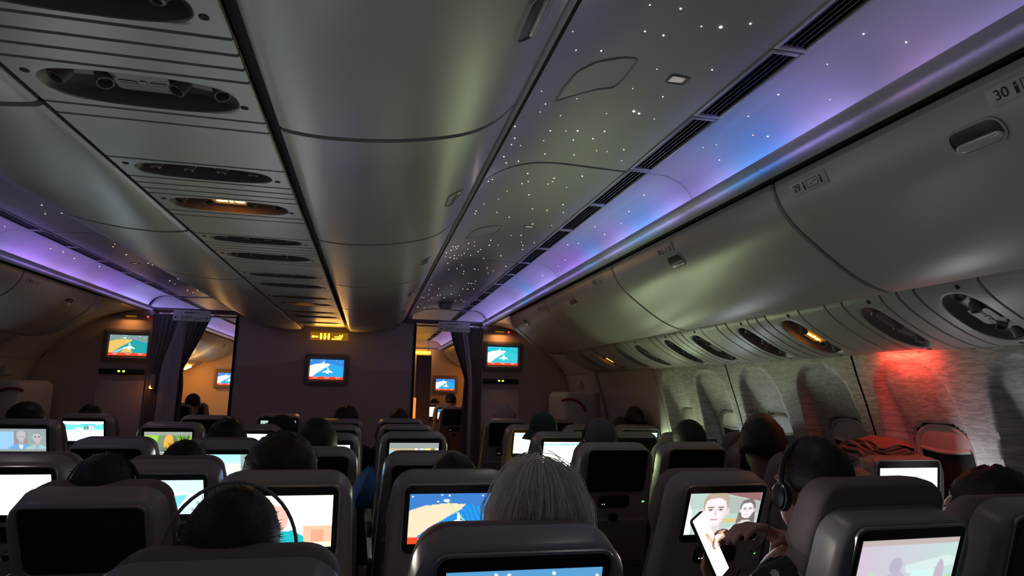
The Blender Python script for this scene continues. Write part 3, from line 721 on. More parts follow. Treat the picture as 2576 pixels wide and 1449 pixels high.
def face(a, x, y, s, skin=(1.1, .85, .78), hair=(.45, .33, .25), coat=(.12, .2, .55), shirt=None, long_=False):
    S = lambda pts: [(x + p * s, y + q * s * 1.6) for p, q in pts]
    dim = lambda k: tuple(k * q for q in skin)
    poly(a, coat, S([(-.36, 1.5), (-.33, .40), (-.24, .33), (-.08, .25), (.08, .25), (.24, .33), (.33, .40), (.36, 1.5)]))
    if shirt: poly(a, shirt, S([(-.07, .25), (.07, .25), (0, .55)]))
    poly(a, dim(.78), S([(-.065, .08), (.065, .08), (.075, .27), (0, .31), (-.075, .27)]))
    if long_: poly(a, hair, S([(-.13, -.12), (0, -.2), (.13, -.12), (.17, .28), (.06, .2), (-.06, .2), (-.17, .28)]))
    disc(a, dim(.8), x - .118 * s, y + .02 * s, .022 * s, .065 * s); disc(a, dim(.8), x + .118 * s, y + .02 * s, .022 * s, .065 * s)
    poly(a, hair, S([(-.118, .0), (-.128, -.10), (-.10, -.175), (-.02, -.205), (.07, -.195), (.122, -.13), (.118, .0)]))
    poly(a, skin, S([(-.108, -.03), (-.10, -.10), (-.06, -.125), (.03, -.135), (.085, -.10), (.108, -.03), (.104, .06), (.078, .125), (.035, .165), (-.035, .165), (-.078, .125), (-.104, .06)]))
    poly(a, dim(.88), S([(.06, -.09), (.108, -.03), (.104, .06), (.078, .125), (.045, .15), (.07, .05)]))
    for d in (-.05, .05):
        disc(a, dim(.62), x + d * s, y - .015 * s, .030 * s, .026 * s); disc(a, (.12, .1, .1), x + d * s, y - .012 * s, .014 * s, .016 * s); rect(a, tuple(.5 * q for q in hair), x + (d - .03) * s, y - .062 * s, x + (d + .03) * s, y - .045 * s)
    poly(a, dim(.8), S([(-.008, -.02), (.012, -.02), (.026, .055), (-.014, .055)])); disc(a, (.62, .34, .32), x, y + .155 * s, .042 * s, .014 * s)
def pic(kind, big):
    w_, h_ = (112, 64) if big else (56, 32)
    if kind == 'off': return None
    if kind in ('map', 'map_pale', 'map_sea', 'map_teal', 'map_cyan'):
        sky = {'map': (.05, .22, .62), 'map_pale': (.04, .26, .75), 'map_sea': (.13, .45, .85), 'map_teal': (.22, .33, .33), 'map_cyan': (.02, .55, .68)}[kind]
        sea = {'map': (.02, .30, .80), 'map_pale': (.03, .42, .85), 'map_sea': (.08, .42, .85), 'map_teal': (.02, .38, .42), 'map_cyan': (.05, .60, .72)}[kind]
        land = {'map': (1.0, .80, .55), 'map_pale': (1.25, 1.25, 1.15), 'map_sea': (1.0, .85, .6), 'map_teal': (.85, .55, .14), 'map_cyan': (1.3, 1.4, 1.4)}[kind]
        a = canvas(w_, h_, sky); u, v = UV(a)
        if kind == 'map_sea':
            a *= (1 - .25 * (1 - v))[..., None]
            for x, y in ((.04, .10), (.31, .05), (.39, .06), (.68, .05), (.97, .11)): disc(a, (1.4, 1.4, 1.4), x, y, .012, .02)
            return a
        edge = .30 - .10 * np.exp(-((u - .55) / .25) ** 2); a[v > edge + .12 * np.abs(u - .6)] = sea
        dd = np.hypot((u - .50) * 1.6, v - .62); rip = .5 + .5 * np.sin(75 * dd + 3 * np.sin(14 * u + 9 * v)); k = (v > edge + .12 * np.abs(u - .6)); a[k] = a[k] * (.85 + .28 * rip[k])[..., None]
        poly(a, land, [(-.01, .34), (.15, .24), (.40, .19), (.60, .22), (.55, .32), (.42, .46), (.22, .68), (.05, .92), (-.01, .95)])
        if kind == 'map_teal': poly(a, land, [(.30, .85), (.48, .60), (.58, .65), (.62, .85)]); poly(a, (.5, .7, .75), [(.1, .85), (.42, .58), (.5, .62), (.2, .85)])
        for k in range(20): disc(a, (.5, .9, .35), .40 + .011 * k, .16 + .022 * k, .010, .014)
        disc(a, (1.5, 1.5, 1.5), .39, .14, .035, .022); disc(a, (1.5, 1.5, 1.5), .30, .16, .012, .014)
        for x, y in ((.03, .05), (.34, .03), (.42, .04), (.78, .05), (.9, .12)): disc(a, (1.3, 1.3, 1.3), x, y, .010, .015)
        plane_icon(a, .53, .58, 1.)
        rect(a, (1.0, .07, .02), 0, .86, 1, 1)
        for x in (.10, .44, .76): rect(a, (1.2, .9, .85), x, .895, x + .15, .915); rect(a, (1.2, .9, .85), x + .04, .945, x + .10, .965)
        return a
    if kind == 'white': return canvas(w_, h_, (3.2, 3.3, 3.3))
    if kind == 'white_soft':
        a = canvas(w_, h_, (1.6, 1.65, 1.7)); rect(a, (1.0, 1.05, 1.15), .15, .08, .5, .3); rect(a, (1.1, 1.1, 1.15), .75, .2, 1, .9); return a
    if kind == 'white_green':
        a = canvas(w_, h_, (3.4, 3.7, 2.6)); u, v = UV(a); rect(a, (.35, .8, 1.25), 0, .04, 1, .13); rect(a, (1.6, 1.7, 1.8), .05, .03, .35, .07); a *= (1 - .2 * v * np.array([0, 0, 1])[:, None, None].transpose(1, 2, 0).mean()) if 0 else 1; return a
    if kind == 'site':
        a = canvas(w_, h_, (1.8, 1.9, 1.95)); u, v = UV(a); a[:] = np.where((v < .45)[..., None], np.array((.10, .55, .95)) * (1 + 2.5 * v[..., None]), a)
        rect(a, (2.2, 2.2, 2.2), 0, 0, 1, .10); rect(a, (1.1, 1.2, 1.3), .08, .14, .42, .17); rect(a, (1.1, 1.2, 1.3), .8, .14, .95, .18)
        rect(a, (.12, .2, .25), .52, .24, .62, .40); disc(a, (.7, .5, .1), .57, .32, .035, .05); rect(a, (1.1, .9, .9), .65, .22, .76, .46); rect(a, (.7, .15, .2), .66, .24, .75, .265); rect(a, (.8, .25, .25), .66, .38, .74, .40); rect(a, (.9, .4, .4), .65, .52, .73, .535)
        disc(a, (1.5, 1.7, 1.8), .38, .40, .10, .10); return a
    if kind == 'two_men':
        a = canvas(w_, h_, (.33, .30, .28)); rect(a, (.30, .38, .38), 0, 0, 1, .12); rect(a, (.30, .38, .38), 0, .87, 1, 1); rect(a, (.35, .65, 1.0), .0, .12, .36, .87); rect(a, (.33, .30, .28), .37, .12, .62, .87)
        rect(a, (.32, .42, .42), .62, .12, 1, .87)
        face(a, .50, .32, .75, (.55, .55, .62), (.5, .52, .6), (.18, .45, .75), (.85, .9, .98)); face(a, .82, .36, .75, (.62, .58, .6), (.30, .38, .36), (.42, .62, .66), (.25, .55, .72))
        rect(a, (.30, .38, .38), 0, .87, 1, 1); return a
    if kind == 'green_face':
        a = canvas(w_, h_, (.16, .42, .10)); rect(a, (.36, .40, .37), 0, 0, 1, .13); u, v = UV(a); poly(a, (.40, .72, .10), [(0, .13), (.3, .13), (.22, .8), (.05, .6)]); rect(a, (.55, .80, .12), .7, .26, .97, .40); rect(a, (.28, .55, .12), .8, .13, 1, .24)
        disc(a, (.20, .30, .20), .50, .62, .25, .55); rect(a, (.36, .40, .37), 0, 0, 1, .13); disc(a, (1.0, .50, .08), .52, .50, .115, .40); rect(a, (.36, .40, .37), 0, 0, 1, .12); rect(a, (.85, .42, .06), .42, .37, .62, .385)
        rect(a, (.25, .45, .25), 0, .92, 1, 1); rect(a, (1, 1, 1), .28, .86, .42, .90); rect(a, (1, 1, 1), .28, .93, .40, .97); return a
    if kind == 'cyan_face':
        a = canvas(w_, h_, (.75, .98, 1.0)); poly(a, (.02, .62, .85), [(.30, 0), (.46, 0), (.46, .30), (.40, .35), (.38, .2)]); poly(a, (.95, 1.1, 1.15), [(.4, .36), (.65, .30), (1, .5), (.7, .7)]); poly(a, (.25, .78, .95), [(.45, .5), (.8, .42), (.6, .95), (.5, .8)])
        disc(a, (.50, .62, .70), .20, .32, .24, .34); disc(a, (1.1, .98, .95), .14, .58, .22, .42); poly(a, (.02, .25, .36), [(0, 1), (.1, .78), (.5, .88), (.6, 1)]); return a
    if kind == 'cyan_beach':
        a = canvas(w_, h_, (.40, .92, .95)); u, v = UV(a); a[:] = a + v[..., None] * np.array((.7, .2, .15)); rect(a, (1.1, 1.0, .9), .5, .34, .88, .62); rect(a, (1.25, 1.1, .9), .55, .40, .8, .48); disc(a, (.55, .8, .95), .36, .35, .12, .12); rect(a, (.36, .46, .46), .89, 0, 1, 1); rect(a, (1.2, .9, .7), 0, 0, .25, .06); return a
    if kind == 'warm_white':
        a = canvas(w_, h_, (2.3, 2.1, 1.7)); u, v = UV(a); a[:] = a - (u[..., None] < .35) * np.array((.3, .5, .5)); poly(a, (.75, .9, .75), [(0, 0), (.35, 0), (.2, .2), (0, .25)]); rect(a, (1.15, .62, .42), .72, .58, 1, 1); rect(a, (.95, .45, .30), .80, .66, .92, .9); rect(a, (1.3, 1.0, .75), .72, .9, 1, 1)
        disc(a, (1.2, .6, .5), .46, .45, .12, .28); poly(a, (.02, .55, .60), [(.30, 1), (.40, .70), (.62, .66), (.72, .78), (.74, 1)]); return a
    if kind == 'party':
        a = canvas(w_, h_, (.62, .50, .30)); rect(a, (.34, .37, .36), 0, 0, 1, .22); rect(a, (.25, .75, 1.0), .0, .3, .10, 1); disc(a, (1.2, .85, .2), .40, .72, .22, .30); disc(a, (1.0, .9, .9), .22, .36, .04, .10); rect(a, (1.3, 1.2, .95), .52, .22, .58, 1); rect(a, (.65, .95, 1.0), .62, .22, .70, .9); rect(a, (1.2, .95, .25), .72, .22, .82, 1); rect(a, (.35, .32, .15), .85, .22, .92, 1); rect(a, (.8, .9, .7), .93, .22, 1, 1); rect(a, (.34, .37, .36), 0, 0, 1, .21); return a
    if kind == 'pale_green': return canvas(w_, h_, (.42, .62, .55))
    if kind == 'pale': return canvas(w_, h_, (.62, .70, .62))
    if kind == 'blue_white':
        a = canvas(w_, h_, (.10, .45, 1.2)); rect(a, (3, 3, 3.2), .0, .0, 1, .28); return a
    if kind == 'room':
        a = canvas(w_, h_, (.62, .60, .68)); u, v = UV(a); a[:] = a + (u[..., None] - .3) * np.array((-.12, .18, .02)); rect(a, (.55, .45, .45), 0, 0, 1, .09)
        poly(a, (.68, .82, .80), [(.48, .42), (.92, .28), (1, .34), (1, .45), (.5, .55)]); rect(a, (.65, .88, .88), .55, .5, .8, 1); disc(a, (.50, .46, .58), .38, .42, .07, .14); poly(a, (.52, .48, .60), [(.26, 1), (.30, .56), (.44, .52), (.56, .68), (.58, 1)])
        disc(a, (.52, .47, .58), .85, .62, .05, .28); rect(a, (.60, .66, .56), .12, .50, .18, .8); rect(a, (.45, .72, .45), .92, .6, 1, 1); return a
    if kind == 'man':
        a = canvas(w_, h_, (.52, .66, .60)); u, v = UV(a); poly(a, (.60, .75, .70), [(.0, .35), (.35, .45), (.3, .7), (0, .6)]); poly(a, (.32, .15, .16), [(.45, 0), (1, 0), (1, .22)]); poly(a, (.46, .52, .48), [(.5, .05), (1, .24), (1, .5), (.5, .5)])
        rect(a, (.72, .58, .25), .05, .62, .95, .72); poly(a, (.95, .92, .95), [(0, .2), (.06, .45), (.08, 1), (0, 1)])
        face(a, .83, .42, .80, (1.0, .88, .9), (.22, .17, .17), (.75, .82, .95), None, True)
        face(a, .38, .42, 1.42, (1.02, .88, .90), (.50, .41, .31), (.08, .14, .42)); return a
    return canvas(w_, h_, (.5, .5, .5))
def screen_obj(name, a, wd, ht, parent, loc=(0, 0, 0), rot=(0, 0, 0)):
    """flat lit picture in local x/z, facing -y"""
    if a is None:
        m = MB(); m.box((0, .001, 0), (wd, .002, ht)); o = m.build(name, 'bezel', parent)
    else:
        h_, w_ = a.shape[:2]; v = []; f = []
        for j in range(h_):
            for i in range(w_): v.append((-wd / 2 + wd * i / (w_ - 1), 0, ht / 2 - ht * j / (h_ - 1)))
        for j in range(h_ - 1):
            for i in range(w_ - 1):
                q = j * w_ + i; f.append((q, q + w_, q + w_ + 1, q + 1))
        o = mesh_obj(name, v, f, 'screen', parent, smooth=False); vcol(o, np.clip(a.reshape(-1, 3), 0, 10))
    o.location = loc; o.rotation_euler = rot; return o
def monitor(loc, kind, label, wd=.355, ht=.21, side=1):
    t = empty('wall_monitor', loc, label, 'monitor')
    rr = rrect(.47, .34, .03, 4); m = MB(); m.loft([[(p[0], .0, p[1]) for p in rr], [(p[0], -.035, p[1]) for p in rr], [(p[0], -.042, p[1]) for p in inset(rr, .012)], [(p[0], -.040, p[1]) for p in shrink(rr, .045)], [(p[0], -.028, p[1]) for p in shrink(rr, .055)]]); m.build('housing', 'recess', t)
    screen_obj('screen', pic(kind, True), wd, ht, t, (0, -.030, 0)); return t
monitor((.035, 7.198, 1.645), 'map_pale', 'wall monitor in the middle of the central bulkhead showing a blue and white flight map', .355, .215)
monitor((1.995, 7.198, 1.855), 'map_cyan', 'wall monitor above the closet beside the blue-lit aisle, showing a teal flight map')
monitor((-1.945, 7.198, 1.835), 'map_teal', 'wall monitor beside the purple-lit aisle showing an ochre and teal flight map')
for nm, x, z, e in (('monitor_lamp', 1.95, 2.125, .55), ('monitor_lamp', -1.95, 2.125, .35)):
    m = MB(); m.box((0, 0, 0), (.10, .03, .012), .004); o = m.build('wall_lamp', 'amber_glass'); o.location = (x, 7.17, z + .012); tag(o, 'small amber lamp above the monitor on the %s partition' % SIDE[1 if x > 0 else -1], 'wall lamp')
    lamp('amber_wall_lamp', 'AREA', (x, 7.14, z), e, (1, .42, .12), (.16, .03), (math.radians(-15), 0, 0))
    m = MB(); m.ell((0, 0, 0), (.009, .006, .009), 10, 6); o = m.build('indicator_light', 'red_led'); o.location = (x + (.11 if x > 0 else .16), 7.165, z + .012); tag(o, 'tiny red indicator light under the ceiling on the %s partition' % SIDE[1 if x > 0 else -1], 'indicator light')
# hanging amber pictogram sign at the end of the centre strip
t = empty('lavatory_sign', (.04, 7.15, 2.00), 'glowing amber hanging sign with arrow, three figures and a reclining passenger, over the central bulkhead', 'sign')
m = MB(); m.box((0, 0, .005), (.40, .05, .085), .012, 3); m.build('sign_body', 'amber_glass', t)
m = MB()
def icon(pts): m.loft([[(x, -.027, z) for x, z in pts], [(x, -.029, z) for x, z in pts]])
icon([(-.185, -.004), (-.165, .012), (-.165, .004), (-.115, .004), (-.115, -.012), (-.165, -.012), (-.165, -.02)])
for x in (-.085, -.045, -.005):
    icon([(x + .011 * math.cos(k * PI / 4), .028 + .008 * math.sin(k * PI / 4)) for k in range(8)]); icon([(x - .010, .018), (x + .010, .018), (x + .013, -.010), (x + .006, -.032), (x - .006, -.032), (x - .013, -.010)])
icon([(.03, -.030), (.125, -.030), (.150, .022), (.138, .026), (.112, -.012), (.10, .004), (.055, .004), (.055, -.006), (.09, -.006), (.095, -.018), (.03, -.018)])
icon([(.115 + .011 * math.cos(k * PI / 4), .012 + .010 * math.sin(k * PI / 4)) for k in range(8)])
m.build('pictograms', 'amber_sign', t)
lamp('amber_sign_lamp', 'AREA', (.04, 7.11, 2.01), 3.0, (1, .45, .06), (.30, .05), (math.radians(-118), 0, 0))

# ------------------------------------------------------------ curtains, headers, exit signs
def arrow(m, x, z, s, y): m.loft([[(x + s * a, yy, z + b) for a, b in ((-.020, 0), (-.006, .010), (-.006, .0025), (.02, .0025), (.02, -.0025), (-.006, -.0025), (-.006, -.010))] for yy in (y, y - .001)])
for side in (1, -1):
    t = empty('curtain_header', (side * 1.30, 7.19, 2.20), f'grey curtain header beam across the {SIDE[side]} aisle opening', 'header beam')
    m = MB(); m.box((0, 0, .018), (.90, .10, .045), .015, 3); m.build('beam', 'recess', t)
    m = MB(); m.tube([(side * -.36, -.02, -.03), (side * .44, -.02, -.03)], .008); m.build('rail', 'trim_silver', t)
    e = empty('exit_sign', (side * 1.41 if side > 0 else -1.36, 7.125, 2.165), f'grey exit sign with arrows both ways hanging under the {SIDE[side]} curtain header', 'exit sign')
    m = MB(); m.box((0, 0, 0), (.36, .024, .115), .008); m.build('sign_plate', 'exit_plate', e)
    text_mesh('exit_lettering', 'EXIT', .052, 'print', e, (-.045, -.0125, -.024), (PI / 2, 0, 0))
    text_mesh('arabic_lettering', '\ufe9d\ufeed\ufeae\ufea7', .042, 'print', e, (.058, -.0125, -.022), (PI / 2, 0, 0))
    m = MB(); arrow(m, -.145, -.024, 1, -.0122); arrow(m, .145, -.024, -1, -.0122); m.build('arrows', 'print', e)
    m = MB(); m.box((-.02, -.0124, .03), (.11, .001, .012)); m.box((.05, -.0124, .032), (.05, .001, .006)); m.build('placard_line', 'recess', e)
    def cloth(name, edges, mat, parent, folds, amp, y):
        """edges: list of (z, x left, x right)"""
        zs = [edges[0][0] + (edges[-1][0] - edges[0][0]) * i / 40 for i in range(41)]; ez = [e_[0] for e_ in edges][::-1]
        n_ = folds * 8; L0 = []; L1 = []
        for z in zs:
            a = np.interp(z, ez, [e_[1] for e_ in edges][::-1]); b = np.interp(z, ez, [e_[2] for e_ in edges][::-1]); r0 = []; r1 = []
            for k in range(n_ + 1):
                u = k / n_; yy = y + amp * math.sin(u * folds * 2 * PI + .4 * math.sin(5 * z)) * (.7 + .3 * math.sin(3 * z + 7 * u))
                r0.append((side * (a + (b - a) * u), yy, z)); r1.append((side * (a + (b - a) * u), yy + .006, z))
            L0.append(r0 + r1[::-1])
        m = MB(); m.loft(L0 if side > 0 else [l[::-1] for l in L0]); return m.build(name, mat, parent)
    cu = empty('curtain', (0, 0, 0), f'dark pleated curtain gathered to the wall side of the {SIDE[side]} aisle opening', 'curtain')
    if side > 0:
        D = [(2.165, 1.36, 1.50), (2.0, 1.40, 1.53), (1.75, 1.49, 1.57), (1.58, 1.55, 1.60), (1.2, 1.53, 1.61), (.05, 1.50, 1.62)]
        SD = [(2.165, 1.56, 1.76), (1.75, 1.61, 1.75), (1.5, 1.63, 1.75), (.05, 1.62, 1.75)]
        EB = [(2.165, 1.50, 1.56), (1.75, 1.565, 1.615), (1.5, 1.595, 1.64), (.05, 1.60, 1.64)]
    else:
        D = [(2.165, 1.17, 1.42), (1.95, 1.25, 1.43), (1.6, 1.40, 1.45), (1.45, 1.38, 1.45), (.05, 1.38, 1.46)]
        SD = [(2.165, 1.45, 1.74), (1.9, 1.50, 1.74), (1.7, 1.57, 1.74), (1.5, 1.59, 1.74), (.05, 1.59, 1.74)]
        EB = [(2.165, 1.40, 1.47), (1.9, 1.41, 1.53), (1.7, 1.42, 1.59), (1.5, 1.43, 1.61), (.05, 1.43, 1.61)]
    cloth('drape', D, 'curtain', cu, 6, .014, 7.14)
    cloth('side_drape', SD, 'curtain', cu, 6, .012, 7.155)
    cloth('edge_band', EB, 'curtain_grey', cu, 1, .010, 7.128)
t = empty('wall_handset', (-1.655, 7.10, 1.47), 'small pale intercom handset with an orange light beside the purple-side curtain', 'handset')
m = MB(); m.box((0, 0, 0), (.045, .03, .15), .012); m.build('cradle', 'lens', t)
m = MB(); m.tube([(0, -.02, -.06), (0, -.034, 0), (0, -.02, .06)], .012); m.build('receiver', 'white', t)
m = MB(); m.box((-.012, -.018, -.055), (.022, .01, .022), .002); m.build('orange_light', 'amber', t)
# ------------------------------------------------------------ forward cabin shell
def fwd_wall(side):
    P_ = fuselage_outline(.95); m = MB(); L = [[(side * x, y, z) for x, z in P_] for y in (12.02, 12.08)]
    m.loft(L if side < 0 else L[::-1]); struct(m.build('wall_front', 'partition', smooth=False))
fwd_wall(1); fwd_wall(-1)
struct(slab('wall_front', -.95, .95, 12.02, 12.08, 0, 2.5, 'partition'))
struct(slab('wall_front', -2.6, 2.6, 12.085, 12.12, 2.0, 2.5, 'partition'))
struct(slab('wall_center', -.90, -.86, 7.26, 9.0, 0, 2.36, 'partition')); struct(slab('wall_center', .90, .94, 7.26, 9.0, 0, 2.36, 'partition'))
struct(slab('ceiling', -.86, .86, 7.26, 12.1, 2.10, 2.14, 'ceil'))
monitor((1.90, 12.0, 1.545), 'map_pale', 'far wall monitor seen through the blue-lit aisle opening, showing a flight map')
monitor((-1.93, 12.0, 1.555), 'map_pale', 'far wall monitor seen through the purple-lit aisle opening, partly behind the bulkhead')
lamp('reading_lamp', 'POINT', (-2.05, 10.6, 1.70), 3.5, (1, .60, .24), .05)
lamp('reading_lamp', 'POINT', (-1.5, 11.2, 1.3), 3.5, (1, .62, .28), .05)
lamp('galley_lamp', 'POINT', (1.12, 9.6, 1.4), 4.0, (1, .45, .12), .05)
for x, y, z, lb in ((-2.43, 10.9, 1.792, 'brighter one beyond the purple-side curtain'), (-2.52, 11.6, 1.738, 'farther one beyond the purple-side curtain'), (2.45, 11.4, 1.779, 'beyond the blue-side curtain')):
    m = MB(); m.box((0, 0, 0), (.11, .12, .03), .008); o = m.build('reading_lamp_lens', 'amber'); o.location = (x, y, z - .012); o.rotation_euler = (0, math.radians(28) * (1 if x > 0 else -1), 0); tag(o, 'glowing amber lamp on the forward cabin service panel, ' + lb, 'lamp')
m = MB(); m.box((0, 0, 0), (.34, .04, .045), .008); o = m.build('amber_sign_strip', 'amber_sign'); o.location = (1.42, 11.9, 2.13); m = MB(); m.box((-.12, 0, .16), (.012, .012, .28)); m.box((.12, 0, .16), (.012, .012, .28)); m.build('hanger', 'metal', o); tag(o, 'glowing yellow sign strip far down the blue-lit aisle under the ceiling', 'sign')
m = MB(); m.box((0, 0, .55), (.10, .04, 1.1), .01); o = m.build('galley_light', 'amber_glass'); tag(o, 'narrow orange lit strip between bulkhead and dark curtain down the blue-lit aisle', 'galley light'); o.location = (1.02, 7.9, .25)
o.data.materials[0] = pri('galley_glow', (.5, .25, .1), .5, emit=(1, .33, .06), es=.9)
m = MB(); 
for k in range(9): m.box((1.10 + .022 * k, 8.4 + .012 * (k % 2), .95), (.024, .02, 1.9), .006)
o = m.build('galley_curtain', 'curtain'); tag(o, 'dark folded galley curtain hanging beside the orange strip in the forward cabin', 'curtain')
# ------------------------------------------------------------ economy seats
BL = .80
PZ = .436
def back_part(o, tilt): o.location = (0, 0, PZ); o.rotation_euler = (tilt, 0, 0)
def make_seat_proto():
    P = []
    def put(o, back=True, parent=None):
        P.append((o, back, parent)); return o
    def R(loop, y, dz): return [(p[0], y, p[1] + dz) for p in loop]
    # shell
    sh = rrect(.455, .740, .075, 6, .405, .03); m = MB(); dz = .420
    m.loft([R(sh, .03, dz), R(sh, -.032, dz), R(inset(sh, .004), -.044, dz), R(inset(sh, .011), -.051, dz), R(inset(sh, .022), -.0545, dz), R(inset(sh, .032), -.055, dz)]); put(m.build('back_shell', 'shell', angle=50))
    bz = rrect(.325, .226, .024, 5); m = MB(); dz = .665
    m.loft([R([(a * 1.045, b * 1.06) for a, b in bz], -.0545, dz), R([(a * 1.04, b * 1.055) for a, b in bz], -.0595, dz), R([(a * 1.01, b * 1.012) for a, b in bz], -.0605, dz), R(bz, -.056, dz)], False, False); put(m.build('screen_surround', 'trim_silver', angle=50))
    m = MB(); m.loft([R(bz, -.0548, dz), R(bz, -.0575, dz), R(inset(bz, .002), -.058, dz)]); bez = put(m.build('screen_bezel', 'bezel'))
    # handset dock, usb socket, tray
    hd = rrect(.175, .070, .018, 5); m = MB(); dz = .497
    m.loft([R(hd, -.0548, dz), R(hd, -.0575, dz), R(inset(hd, .004), -.0582, dz), R(inset(hd, .007), -.0560, dz)]); hs = put(m.build('handset', 'black', angle=30))
    m = MB()
    for dx in (-.062, -.050): m.ell((dx, -.0565, .483), (.0028, .001, .0022), 8, 6)
    put(m.build('handset_light', 'white_led'), True, hs)
    m = MB(); m.box((.165, -.056, .497), (.022, .004, .014), .003); us = put(m.build('usb_socket', 'black'))
    m = MB(); m.box((.165, -.0585, .499), (.013, .001, .0025)); m.box((.165, -.0585, .494), (.013, .001, .0025)); put(m.build('usb_light', 'green_led'), True, us)
    tr = rrect(.40, .24, .03, 4); m = MB(); dz = .285
    m.loft([R(tr, -.053, dz), R(tr, -.068, dz), R(inset(tr, .005), -.072, dz)]); tt = put(m.build('tray_table', 'tray', angle=30))
    m = MB(); m.box((0, -.072, .418), (.05, .022, .03), .006); put(m.build('tray_latch', 'black'), True, tt)
    pk = rrect(.38, .22, .02, 3); m = MB(); dz = .05
    m.loft([R(pk, -.045, dz), R(pk, -.065, dz), R(inset(pk, .006), -.07, dz)]); put(m.build('seat_pocket', 'fabric', angle=30))
    # cushions
    bc = rrect(.44, .62, .06, 5, .40); m = MB(); dz = .30
    m.loft([R(bc, .028, dz), R(bc, .065, dz), R(inset(bc, .015), .09, dz), R(inset(bc, .05), .10, dz)]); put(m.build('back_cushion', 'fabric', angle=60))
    def pillow(loop, y0, y1, dz, rnd):
        return [R(inset(loop, rnd * .8), y0 - .006, dz), R(inset(loop, rnd * .25), y0, dz), R(loop, y0 + .012, dz), R(inset(loop, rnd * .15), y0 + (y1 - y0) * .45, dz - .004), R(inset(loop, rnd * .6), y0 + (y1 - y0) * .8, dz - .012), R(inset(loop, rnd * 1.3), y1 - .008, dz - .022), R(inset(loop, rnd * 2.2), y1, dz - .03)]
    hr = rrect(.418, .285, .075, 7, .392); m = MB(); m.loft(pillow(hr, .034, .125, .630, .018)); hp = put(m.build('headrest', 'fabric', angle=60))
    cv = rrect(.428, .235, .075, 7, .402); m = MB(); m.loft(pillow(cv, .032, .131, .661, .014)); put(m.build('headrest_cover', 'fabric_pale', angle=60), True, hp)
    # static parts
    m = MB(); m.box((0, .23, .415), (.455, .50, .13), .04, 3); put(m.build('seat_cushion', 'fabric', angle=60), False)
    for s in (-1, 1):
        m = MB(); m.box((s * .247, .19, .625), (.045, .44, .035), .012, 3); m.box((s * .247, -.01, .53), (.040, .05, .20), .01); put(m.build('armrest', 'tray', angle=50), False)
        m = MB(); m.tube([(s * .19, -.02, .36), (s * .19, -.10, .0)], .016, 8); m.tube([(s * .19, .36, .36), (s * .19, .40, .0)], .016, 8); m.tube([(s * .19, -.10, .012), (s * .19, .40, .012)], .016, 8); put(m.build('leg', 'metal'), False)
    m = MB(); m.tube([(-.21, .02, .345), (.21, .02, .345)], .02, 8); m.tube([(-.21, .34, .345), (.21, .34, .345)], .02, 8); put(m.build('frame_tube', 'metal'), False)
    return P
PROTO = make_seat_proto()
used_proto = [False]
def seat(X, Yt, label, pict='off', bright=0., colr=(1, 1, 1), tilt=17., yaw=0., raise_head=0., head_fwd=0., tag_='economy seats', dz=0.):
    ta = math.radians(tilt); piv = Yt + BL * math.sin(ta)
    t = empty('airline_seat', (X, piv, 0), label, 'seat', tag_, math.radians(yaw)); mp = {}
    for o, back, par in PROTO:
        if not used_proto[0]: c = o
        else: c = o.copy(); col.objects.link(c)
        mp[o] = c
    used_proto[0] = True
    for o, back, par in PROTO:
        c = mp[o]
        if par is not None: c.parent = mp[par]; c.location = (0, 0, 0); c.rotation_euler = (0, 0, 0)
        else:
            c.parent = t
            if back: back_part(c, ta)
        nm = o.name.split('.')[0]
        if nm == 'headrest' and (raise_head or head_fwd):
            c.location = Vector((0, 0, PZ)) + Vector((0, -math.sin(ta), math.cos(ta))) * raise_head + Vector((0, head_fwd, 0))
        if nm in ('usb_light', 'handset_light') and pict != 'off' and bright > 0 and False: pass
    s = screen_obj('screen', pic(pict, Yt < 3.4), .295, .166, t)
    R_ = Matrix.Rotation(ta, 3, 'X'); s.location = Vector((0, 0, PZ)) + R_ @ Vector((0, -.0590, .668)); s.rotation_euler = (ta, 0, 0)
    if bright > 0:
        d = bpy.data.lights.new('screen_fill', 'AREA'); d.shape = 'RECTANGLE'; d.size = .29; d.size_y = .16; d.color = colr; d.energy = bright * SCREEN_FILL * PI * .29 * .16  # fill lamp added before the screen, brightening bins beyond the picture's own light
        lo = bpy.data.objects.new('screen_fill', d); col.objects.link(lo); lo.parent = s; lo.location = (0, -.006, 0); lo.rotation_euler = (-PI / 2, 0, 0)
    return t
WARM = (1, .9, .75); COOL = (.75, .92, 1); GRN = (.78, 1, .52); BLUE = (.25, .5, 1)
g = 'economy seats'
# centre block, aisle column next to the blue-lit aisle
seat(.80, 1.22, 'nearest centre block seat, its screen showing the top of a sky-blue map', 'map_sea', .25, BLUE)
seat(.79, 2.08, 'seat with the big flight map on its screen, partly behind the white-haired passenger', 'map', .30, (.6, .7, 1))
seat(.785, 2.98, 'empty-screened seat right behind the flight map seat, with a dark head above its top', 'off', tilt=25)
seat(.785, 3.95, 'seat showing a colourful yellow scene under a grey bar, centre block aisle column', 'party', .2, WARM)
seat(.785, 4.75, 'grey seat with dark screen directly in front of the yellow-scene seat', 'off')
seat(.785, 5.65, 'last aisle-column seat before the central bulkhead, one head showing over it', 'off')
# second column
seat(.27, 1.18, 'nearest low seat top at the bottom edge, in front of the wired-headphone passenger', 'off', tilt=25)
seat(.265, 2.08, 'seat with a bright warm-white picture and teal figure behind the wired-headphone head', 'warm_white', 1.1, WARM)
seat(.265, 2.92, 'seat with dark screen and silver rim beside the big dark hairdo', 'off')
seat(.265, 3.78, 'seat with a strip of blue-white screen beside the passenger with an ear ornament', 'blue_white', .25, BLUE)
seat(.265, 4.62, 'grey dark-screened seat under the curly-haired passenger near the bulkhead', 'off')
seat(.265, 5.48, 'front-row seat of the centre block in front of the curly-haired passenger', 'off')
